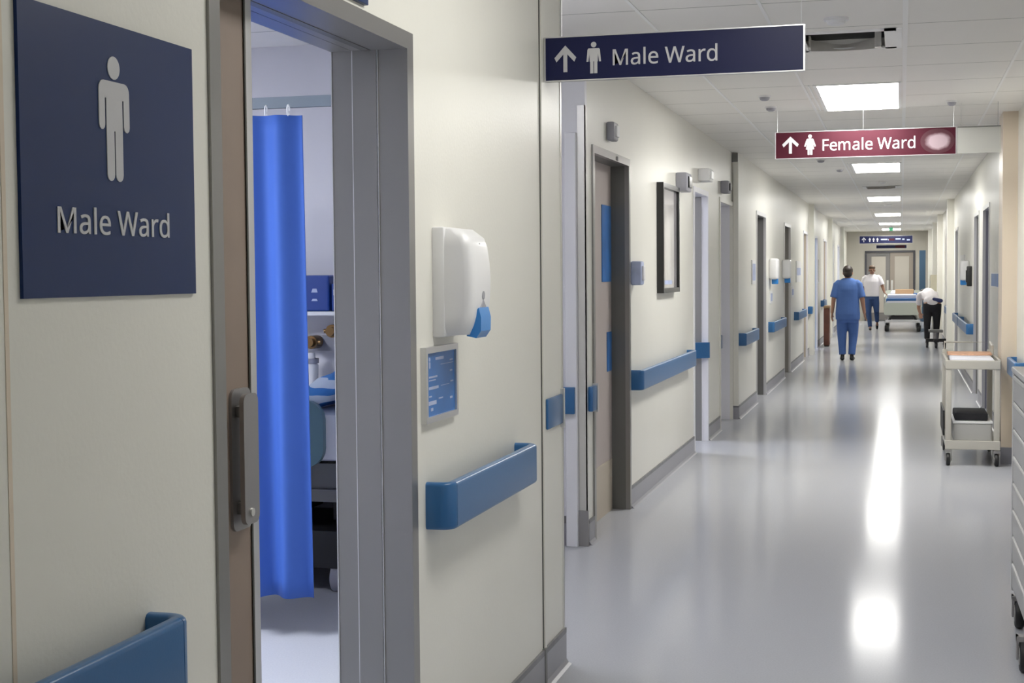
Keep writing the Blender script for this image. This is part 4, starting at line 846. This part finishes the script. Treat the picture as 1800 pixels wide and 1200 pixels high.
b = MB(); b.tube([(X1-0.02, Y1-0.3, 0.83), (X1-0.02, Y1-0.3, 0.90), (X1-0.02, Y1-0.02, 0.92), (X1-0.02, Y1-0.02, 0.83)], 0.010); b.tube([(X0+0.02, Y1-0.02, 0.83), (X0+0.02, Y1-0.02, 0.92), (X1-0.02, Y1-0.02, 0.92)], 0.010); b.build('push_bar', 'cart', tr, smooth=40)
bx('side_bumper', 'black', tr, X0-0.012, X0+0.001, Y0+0.15, Y1-0.1, 0.22, 0.42, bev=0.004)
s = tag(MB().box(0.375, 0.705, 11.80, 12.55, 0.792, 0.835, bev=0.018).build('folded_sheet', 'linen', smooth=40), 'folded white sheet lying on the ivory trolley top', 'sheet')
b = MB(); n = 16; rows = []
for i in range(n+1):
    x = 0.37+0.34*i/n; d = 0.05*math.sin(PI*i/n)
    rows.append([b.bm.verts.new((x, yy, zz)) for yy, zz in ((12.26-d, 0.836), (12.26-d, 0.846+0.003*math.sin(i*1.7)), (12.40, 0.856+0.004*math.sin(i*1.1)), (12.56, 0.852), (12.56, 0.836))])
for A, B in zip(rows, rows[1:]):
    for k in range(5): b.bm.faces.new((A[k], A[(k+1) % 5], B[(k+1) % 5], B[k]))
b.bm.faces.new(rows[0][::-1]); b.bm.faces.new(rows[-1])
s = tag(b.build('salmon_cloth', 'salmon', smooth=40), 'folded salmon cloth on the back of the white sheet on the ivory trolley', 'cloth')
s = tag(MB().box(0.41, 0.66, 11.84, 12.3, 0.345, 0.405, bev=0.01).build('black_tray', 'blackcloth', smooth=40), 'black flat case on top of the white box in the ivory trolley', 'case')
s = thing('supply_box', 'white box on the bottom shelf of the ivory trolley', 'box', (0.54, 12.1, 0.186))
bx('body', 'cartgrey', s, 0.40, 0.69, 11.80, 12.4, 0.187, 0.325, bev=0.01); bx('lid', 'plastic', s, 0.395, 0.695, 11.795, 12.405, 0.325, 0.344, bev=0.004)

ct = thing('drawer_cart', 'tall pale grey drawer cart cut off by the right picture edge', 'cart', (0.67, 6.1, 0))
CX0, CX1, CY0, CY1 = 0.472, 0.862, 5.56, 6.67
b = MB(); b.box(CX0+0.014, CX1, CY0, CY1, 0.12, 1.08, bev=0.008); b.build('cabinet', 'cartgrey', ct, smooth=40)
b = MB(); b.box(CX0-0.004, CX1+0.004, CY0-0.01, CY1+0.008, 1.075, 1.10, bev=0.008); b.build('work_top', 'cartline', ct, smooth=40)
b = MB(); b.box(CX0, CX0+0.02, CY1-0.05, CY1+0.002, 0.12, 1.078, bev=0.004); b.box(CX0, CX0+0.02, CY0, CY0+0.04, 0.12, 1.078, bev=0.004); b.build('corner_post', 'cartline', ct, smooth=40)
nd = 8
for k in range(nd):
    z0 = 0.135+k*0.117
    d = bx('drawer', 'cartgrey', ct, CX0+0.002, CX0+0.016, CY0+0.045, CY1-0.055, z0, z0+0.110, bev=0.003)
    b = MB(); pr = [(0, 0.090), (-0.005, 0.094), (-0.007, 0.100), (-0.004, 0.107), (0, 0.108)]
    b.prism(pr, lambda u, v, w: Vector((CX0+0.003+u, CY0+0.06+w*(CY1-CY0-0.13), z0+v)), 1.0); b.build('drawer_lip', 'cartgrey', d, smooth=40)
b = MB(); b.tube([(CX0+0.04, CY1+0.005, 0.95), (CX0+0.02, CY1+0.05, 0.95), (CX1-0.02, CY1+0.05, 0.95), (CX1-0.04, CY1+0.005, 0.95)], 0.012); b.build('push_bar', 'steel', ct, smooth=40)
for (x, y) in ((0.490, 6.43), (0.456, 5.72), (0.84, 6.43), (0.84, 5.72)): caster(ct, x, y, 0.063, 0.036, 0.14)

# ================================================================== FAR FLOOR THINGS
s = thing('waste_bin', 'tall rust brown bin against the far left wall beside the nurse', 'bin', (-1.48, 30.3, 0))
bx('body', 'rust', s, -1.525, -1.415, 30.1, 30.6, 0.02, 0.78, bev=0.01); bx('lid', 'tan', s, -1.53, -1.41, 30.08, 30.62, 0.78, 0.83, bev=0.01); bx('plinth', 'black', s, -1.515, -1.425, 30.12, 30.58, 0, 0.02)
st = thing('wheeled_stool', 'low black wheeled stand in front of the bending person', 'stand', (0.66, 29.8, 0))
b = MB(); b.box(0.53, 0.80, 29.62, 30.0, 0.31, 0.36, bev=0.01); b.build('seat', 'frame_dk', st)
b = MB(); b.cyl((0.665, 29.8, 0.14), (0.665, 29.8, 0.31), 0.05); b.build('column', 'steelm', st, smooth=40)
b = MB(); b.box(0.48, 0.86, 29.75, 29.85, 0.12, 0.18); b.box(0.62, 0.72, 29.52, 30.08, 0.12, 0.18); b.build('base', 'black', st)
for (x, y) in ((0.50, 29.8), (0.83, 29.8), (0.67, 29.56), (0.67, 30.04)): caster(st, x, y, 0.06, 0.04, 0.14)

def gurney():
    g = thing('hospital_bed', 'wheeled hospital bed with blue cover in the middle of the far corridor', 'bed', (0.05, 38.6, 0))
    x0, x1, y0, y1 = -0.42, 0.50, 37.6, 39.7
    b = MB(); b.prism(rrect(x0, x1, 0.42, 0.73, 0.05), lambda u, v, w: Vector((u, y0+w, v)), 0.04); b.build('footboard', 'greencream', g)
    b = MB(); b.prism(rrect(x0, x1, 0.42, 1.02, 0.06), lambda u, v, w: Vector((u, y1-0.04+w, v)), 0.04); b.build('headboard', 'greencream', g)
    bx('mattress', 'linen', g, x0+0.06, x1-0.06, y0+0.06, y1-0.06, 0.62, 0.78, bev=0.03, smooth=40)
    bx('blue_cover', 'jeansblue', g, x0+0.05, x1-0.05, y0+0.08, y0+0.9, 0.72, 0.84, bev=0.03, smooth=40)
    bx('blue_sheet', 'jeansblue', g, x1-0.2, x1-0.08, y0+0.9, y1-0.3, 0.80, 0.95, bev=0.02)
    bx('folded_linen', 'linen', g, x0+0.08, x1-0.12, y0+0.5, y1-0.2, 0.82, 0.93, bev=0.03, smooth=40)
    bx('pillow', 'linen', g, x0+0.15, x1-0.15, y1-0.55, y1-0.15, 0.90, 1.02, bev=0.05, smooth=40)
    for x in (x0-0.01, x1-0.02):
        b = MB(); b.tube([(x+0.015, y0+0.25, 0.62), (x+0.015, y0+0.3, 0.86), (x+0.015, y1-0.4, 0.90), (x+0.015, y1-0.3, 0.62)], 0.018); b.tube([(x+0.015, y0+0.28, 0.74), (x+0.015, y1-0.34, 0.76)], 0.012)
        b.build('side_rail', 'cart', g, smooth=40)
    b = MB(); b.box(x0+0.03, x1-0.03, y0+0.05, y1-0.05, 0.50, 0.56); b.box(x0+0.08, x1-0.08, y0+0.12, y1-0.12, 0.26, 0.31); b.build('bed_frame', 'alu', g)
    b = MB()
    for yy in (y0+0.35, y1-0.35):
        b.cyl((x0+0.15, yy, 0.3), (x1-0.15, yy+0.1, 0.52), 0.022); b.cyl((x1-0.15, yy, 0.3), (x0+0.15, yy+0.1, 0.52), 0.022); b.box(-0.3, 0.38, yy-0.2, yy+0.15, 0.30, 0.44)
    b.build('lifting_base', 'frame_dk', g, smooth=40)
    b = MB(); b.box(x0+0.04, x1-0.04, y0+0.08, y0+0.12, 0.25, 0.30, bev=0.01); b.build('cross_bar', 'plastic', g)
    b = MB(); b.box(x0+0.20, x1-0.2, y0+0.10, y0+0.16, 0.31, 0.40); b.cyl((x0+0.12, y0+0.13, 0.28), (x0+0.25, y0+0.13, 0.44), 0.03); b.cyl((x1-0.12, y0+0.13, 0.28), (x1-0.25, y0+0.13, 0.44), 0.03); b.build('pedal_linkage', 'black', g)
    for (x, y) in ((x0+0.07, y0+0.12), (x1-0.07, y0+0.12), (x0+0.07, y1-0.12), (x1-0.07, y1-0.12)): caster(g, x, y, 0.085, 0.10, 0.27)
M['jeansblue'] = mat('blue_bed_cover', (0.03, 0.12, 0.34), 0.7)
gurney()
s = tag(MB().box(-0.15, 0.32, 39.0, 39.35, 0.932, 1.05, bev=0.01).build('cardboard_box', 'tan'), 'tan box lying on the wheeled hospital bed in the far corridor', 'box')

# ================================================================== PEOPLE
def hand(b, wrist, d, side, r=0.0095, curl=0.35):
    # palm, four fingers of different lengths and a thumb; d: hand direction, side: thumb direction
    wrist = Vector(wrist); d = Vector(d).normalized(); side = Vector(side); side = (side - d*side.dot(d)).normalized(); n = d.cross(side).normalized()
    for k in (-1.5, -0.5, 0.5, 1.5):
        p0 = wrist+d*0.02+side*k*0.016; b.cap(p0, 0.015, wrist+d*0.085+side*k*0.019, 0.013, 8)
        L = (0.062, 0.072, 0.078, 0.070)[int(k+1.5)]
        q0 = wrist+d*0.085+side*k*0.020; q1 = q0+d*L*0.5+n*curl*0.02; q2 = q1+d*L*0.45+n*curl*0.05
        b.cap(q0, r, q1, r*0.95, 8); b.cap(q1, r*0.95, q2, r*0.8, 8)
    t0 = wrist+d*0.03+side*0.03; t1 = t0+d*0.035+side*0.028; t2 = t1+d*0.035+side*0.006+n*0.012
    b.cap(t0, r*1.3, t1, r*1.1, 8); b.cap(t1, r*1.1, t2, r*0.9, 8)
def head(b, c, f, neck, s=1.0):
    # c: centre of the skull, f: facing direction (horizontal)
    c = Vector(c); f = Vector(f).normalized(); r = Vector((f.y, -f.x, 0))
    rot = Matrix((r, f, Vector((0, 0, 1)))).transposed()
    b.ell(c+f*0.005+Vector((0, 0, 0.022)), 0.074*s, 0.092*s, 0.090*s, 18, rot)
    b.ell(c+f*0.030+Vector((0, 0, -0.045)), 0.058*s, 0.066*s, 0.072*s, 16, rot)
    b.ell(c+f*0.060+Vector((0, 0, -0.088)), 0.030, 0.025, 0.022, 10, rot)
    b.cap(c+f*0.090+Vector((0, 0, 0.0)), 0.010, c+f*0.108+Vector((0, 0, -0.032)), 0.014, 8)
    b.ell(c+f*0.088+Vector((0, 0, -0.062)), 0.026, 0.012, 0.010, 10, rot)
    for q in (-1, 1):
        b.ell(c+r*q*0.078+f*(-0.005)+Vector((0, 0, -0.018)), 0.012, 0.020, 0.032, 10, rot)
        b.ell(c+r*q*0.034+f*0.083+Vector((0, 0, 0.012)), 0.020, 0.012, 0.008, 10, rot)
    b.cap(c+Vector((0, 0, -0.06)) - f*0.012, 0.052*s, neck, 0.058*s, 14)
    return r
def shoe(parent, heel, d, mname='black'):
    heel = Vector(heel); d = Vector(d).normalized()
    def fill(b):
        b.cap(heel+Vector((0, 0, 0.036)), 0.036, heel+d*0.09+Vector((0, 0, 0.036)), 0.038)
        b.cap(heel+d*0.09+Vector((0, 0, 0.034)), 0.040, heel+d*0.19+Vector((0, 0, 0.030)), 0.032)
        b.cap(heel+d*0.02+Vector((0, 0, 0.05)), 0.036, heel+d*0.02+Vector((0, 0, 0.085)), 0.034)
    return blob('shoe', fill, mname, parent, 0.010, 3)

# --- nurse walking away (faces +y)
n = thing('person', 'person in blue scrubs walking away down the corridor, seen from behind', 'person', (-0.885, 25.44, 0))
LEG = {-1: [(-0.090, 0, 0.80), (-0.098, 0.02, 0.44), (-0.085, -0.02, 0.085)], 1: [(0.090, 0, 0.80), (0.092, 0.05, 0.44), (0.068, -0.02, 0.085)]}
ARM = {-1: [(-0.178, 0, 1.325), (-0.236, -0.015, 1.06), (-0.262, 0.03, 0.82)], 1: [(0.178, 0, 1.325), (0.240, -0.015, 1.06), (0.275, 0.05, 0.82)]}
def nbody(b):
    b.loft([((0, 0, 0.74), 0.15, 0.10), ((0, -0.01, 0.86), 0.165, 0.115), ((0, 0, 1.0), 0.145, 0.105), ((0, 0, 1.2), 0.165, 0.11), ((0, 0, 1.34), 0.15, 0.09), ((0, 0, 1.40), 0.06, 0.06)])
    head(b, (0, 0.02, 1.515), (0.10, 1, 0), (0, 0, 1.36))
    for q in (-1, 1):
        h, k, a = LEG[q]; b.cap(h, 0.085, k, 0.055); b.cap(k, 0.055, a, 0.036); b.cap(a, 0.034, (a[0], a[1]+0.10, 0.04), 0.030)
        s_, e, w_ = ARM[q]; b.cap((s_[0]*0.95, s_[1], s_[2]-0.03), 0.040, e, 0.039); b.cap(e, 0.040, w_, 0.027); hand(b, w_, Vector(w_)-Vector(e)+Vector((0, 0.05, -0.1)), (-q*0.2, 1, 0))
blob('body', nbody, 'skin', n, 0.0075, 3)
def ntop(b):
    b.loft([((0, -0.005, 0.70), 0.205, 0.145), ((0, -0.005, 0.80), 0.208, 0.148), ((0, 0, 0.95), 0.196, 0.135), ((0, 0, 1.08), 0.192, 0.130), ((0, 0, 1.22), 0.198, 0.132), ((0, 0, 1.30), 0.190, 0.115), ((0, 0, 1.36), 0.160, 0.092), ((0, 0, 1.395), 0.110, 0.076), ((0, 0, 1.415), 0.072, 0.064)])
    for q in (-1, 1):
        s_, e, w_ = [Vector(v) for v in ARM[q]]; m_ = s_.lerp(e, 0.93); b.cap(s_+Vector((-q*0.022, 0, -0.002)), 0.064, s_.lerp(e, 0.4), 0.064); b.rings([(s_, 0.062), (s_.lerp(e, 0.5), 0.066), (m_, 0.071)], 16)
tp = blob('scrub_top', ntop, 'scrub', n, 0.011, 4)
def ntrou(b):
    b.loft([((0, -0.005, 0.66), 0.185, 0.125), ((0, -0.005, 0.76), 0.19, 0.13), ((0, 0, 0.92), 0.165, 0.11)])
    for q in (-1, 1):
        h, k, a = [Vector(v) for v in LEG[q]]
        b.rings([(h, 0.098), (h.lerp(k, 0.5), 0.096), (k, 0.080), (k.lerp(a, 0.6), 0.064), (Vector((a.x, a.y, 0.10)), 0.060)], 18)
blob('scrub_trousers', ntrou, 'scrub', n, 0.011, 4)
def nhair(b):
    b.ell((0, 0.0, 1.542), 0.088, 0.100, 0.092, 18); b.ell((0, -0.03, 1.49), 0.078, 0.072, 0.072, 16); b.ell((0, -0.05, 1.55), 0.07, 0.06, 0.06, 14)
blob('hair', nhair, 'hair', n, 0.009, 3)
shoe(n, (-0.085, -0.055, 0), (-0.08, 1, 0)); shoe(n, (0.068, -0.055, 0), (0.10, 1, 0))

# --- person in white shirt walking towards the camera, hand on the bed (faces -y)
p = thing('person', 'person in white shirt and dark blue jeans with a hand on the far wheeled bed', 'person', (-0.735, 38.62, 0))
PL_ = {-1: [(-0.085, 0, 0.88), (-0.075, -0.06, 0.48), (-0.04, -0.02, 0.09)], 1: [(0.085, 0, 0.88), (0.12, -0.02, 0.50), (0.13, 0.30, 0.22)]}
PA = {-1: [(-0.18, 0, 1.37), (-0.24, 0.08, 1.12), (-0.20, 0.08, 0.90)], 1: [(0.18, 0, 1.37), (0.265, -0.02, 1.14), (0.315, -0.10, 0.985)]}
def pbody(b):
    b.loft([((0, 0, 0.82), 0.15, 0.105), ((0, 0, 0.95), 0.155, 0.11), ((0, 0, 1.1), 0.15, 0.11), ((0, 0, 1.25), 0.17, 0.115), ((0, 0, 1.39), 0.15, 0.085), ((0, 0, 1.44), 0.06, 0.06)])
    head(b, (0, -0.02, 1.56), (0.18, -1, 0), (0, 0, 1.40))
    for q in (-1, 1):
        h, k, a = PL_[q]; b.cap(h, 0.085, k, 0.055); b.cap(k, 0.055, a, 0.036)
        s_, e, w_ = PA[q]; b.cap((s_[0]*0.95, s_[1], s_[2]-0.03), 0.042, e, 0.041); b.cap(e, 0.042, w_, 0.029)
        hand(b, w_, Vector(w_)-Vector(e)+(Vector((0.12, -0.03, -0.02)) if q > 0 else Vector((0, 0, 0))), (0, -1, 0.2) if q < 0 else (-0.3, -1, 0.3))
    b.cap(PL_[-1][2], 0.034, (-0.04, -0.12, 0.045), 0.030); b.cap(PL_[1][2], 0.034, (0.13, 0.24, 0.12), 0.028)
blob('body', pbody, 'skin2', p, 0.0075, 3)
def pshirt(b):
    b.loft([((0, 0, 0.875), 0.19, 0.135), ((0, 0, 1.0), 0.188, 0.134), ((0, 0, 1.12), 0.19, 0.134), ((0, 0, 1.26), 0.205, 0.138), ((0, 0, 1.34), 0.192, 0.115), ((0, 0, 1.40), 0.155, 0.090), ((0, 0, 1.435), 0.105, 0.076), ((0, 0, 1.455), 0.070, 0.064)])
    for q in (-1, 1):
        s_, e, w_ = [Vector(v) for v in PA[q]]; b.cap(s_+Vector((-q*0.022, 0, -0.002)), 0.065, s_.lerp(e, 0.4), 0.065); b.rings([(s_, 0.063), (s_.lerp(e, 0.5), 0.070), (s_.lerp(e, 0.85), 0.072)], 16)
blob('shirt', pshirt, 'shirt', p, 0.011, 4)
def pje(b):
    b.loft([((0, 0, 0.80), 0.175, 0.12), ((0, 0, 0.90), 0.172, 0.118), ((0, 0, 0.97), 0.165, 0.112)])
    for q in (-1, 1):
        h, k, a = [Vector(v) for v in PL_[q]]; b.rings([(h, 0.098), (h.lerp(k, 0.5), 0.090), (k, 0.068), (k.lerp(a, 0.55), 0.060), (k.lerp(a, 1.0), 0.052)], 18)
blob('jeans', pje, 'jeans', p, 0.011, 4)
blob('hair', lambda b: (b.ell((0, -0.018, 1.622), 0.088, 0.108, 0.066, 18), b.ell((0, 0.04, 1.56), 0.076, 0.066, 0.075, 14)), 'hair2', p, 0.009, 3)
b = MB(); f_ = Vector((0.18, -1, 0)).normalized(); r_ = Vector((f_.y, -f_.x, 0))
for q in (-1, 1): b.ell(Vector((0, -0.02, 1.556))+r_*q*0.033+f_*0.088, 0.012, 0.009, 0.007, 10)
e_ = b.build('eyes', 'black', p, local=True)
b = MB(); c_ = Vector((0, -0.02, 1.497))+f_*0.098; b.cap(c_-r_*0.022, 0.005, c_+r_*0.022, 0.005, 8); b.build('lips', 'maroon', p, local=True)
shoe(p, (-0.04, 0.02, 0), (0.02, -1, 0)); 
def lifted(b):
    h_ = Vector((0.13, 0.33, 0.16)); d_ = Vector((0, -0.62, -0.60)).normalized()
    b.cap(h_, 0.036, h_+d_*0.10, 0.038); b.cap(h_+d_*0.10, 0.038, h_+d_*0.17, 0.032)
blob('shoe', lifted, 'blackgloss', p, 0.010, 3)

# --- person bending forward beside the bed
q_ = thing('person', 'person in white top and black trousers bending forward by the right wall', 'person', (0.63, 31.5, 0))
BL = {-1: [(-0.09, 0, 0.84), (-0.10, -0.02, 0.46), (-0.10, 0.03, 0.09)], 1: [(0.09, 0, 0.84), (0.09, 0.03, 0.46), (0.08, 0.08, 0.09)]}
SP = [Vector((0, 0, 0.86)), Vector((-0.03, 0.16, 0.98)), Vector((-0.08, 0.36, 1.03)), Vector((-0.12, 0.48, 1.02))]
BA = {-1: [(-0.25, 0.40, 1.0), (-0.27, 0.45, 0.74), (-0.24, 0.60, 0.62)], 1: [(0.07, 0.42, 1.0), (0.09, 0.46, 0.74), (0.0, 0.62, 0.62)]}
def bbody(b):
    b.ell(SP[0], 0.16, 0.12, 0.12); b.cap(SP[0], 0.12, SP[1], 0.115); b.cap(SP[1], 0.115, SP[2], 0.12)
    b.cap(SP[2]+Vector((-0.13, 0.02, -0.01)), 0.06, SP[2]+Vector((0.13, 0.02, -0.01)), 0.06)
    head(b, SP[3]+Vector((-0.05, 0.12, 0.0)), (-0.3, 1, 0), SP[3], 0.98)
    for q in (-1, 1):
        h, k, a = BL[q]; b.cap(h, 0.085, k, 0.055); b.cap(k, 0.055, a, 0.036); b.cap(a, 0.034, (a[0], a[1]+0.1, 0.04), 0.03)
        s_, e, w_ = BA[q]; b.cap(s_, 0.05, e, 0.04); b.cap(e, 0.04, w_, 0.028); hand(b, w_, Vector(w_)-Vector(e), (-q, 0, 0.2))
blob('body', bbody, 'skin', q_, 0.008, 3)
def btop(b):
    b.ell(SP[0]+Vector((0, 0.02, 0.03)), 0.185, 0.13, 0.12); b.cap(SP[0]+Vector((0, 0, 0.02)), 0.145, SP[1], 0.145); b.cap(SP[1], 0.145, SP[2], 0.145)
    b.cap(SP[2]+Vector((-0.13, 0.02, -0.01)), 0.08, SP[2]+Vector((0.13, 0.02, -0.01)), 0.08)
    for q in (-1, 1): s_, e, w_ = [Vector(v) for v in BA[q]]; b.cap(s_, 0.068, s_.lerp(e, 0.6), 0.064)
blob('top', btop, 'shirt', q_, 0.012, 4)
def btr(b):
    b.ell((0, 0, 0.78), 0.18, 0.135, 0.14)
    for q in (-1, 1): h, k, a = [Vector(v) for v in BL[q]]; b.rings([(h, 0.10), (h.lerp(k, 0.5), 0.092), (k, 0.072), (Vector((a.x, a.y, 0.10)), 0.056)], 18)
blob('trousers', btr, 'blackcloth', q_, 0.012, 4)
blob('hair', lambda b: (b.ell(SP[3]+Vector((-0.045, 0.10, 0.04)), 0.090, 0.100, 0.085, 16),), 'hair', q_, 0.009, 3)
blob('waist_bag', lambda b: b.cap((0.03, -0.11, 0.93), 0.04, (0.17, -0.06, 0.90), 0.045), 'navycloth', q_, 0.011, 3)
shoe(q_, (-0.10, -0.005, 0), (0, 1, 0)); shoe(q_, (0.08, 0.045, 0), (0, 1, 0))
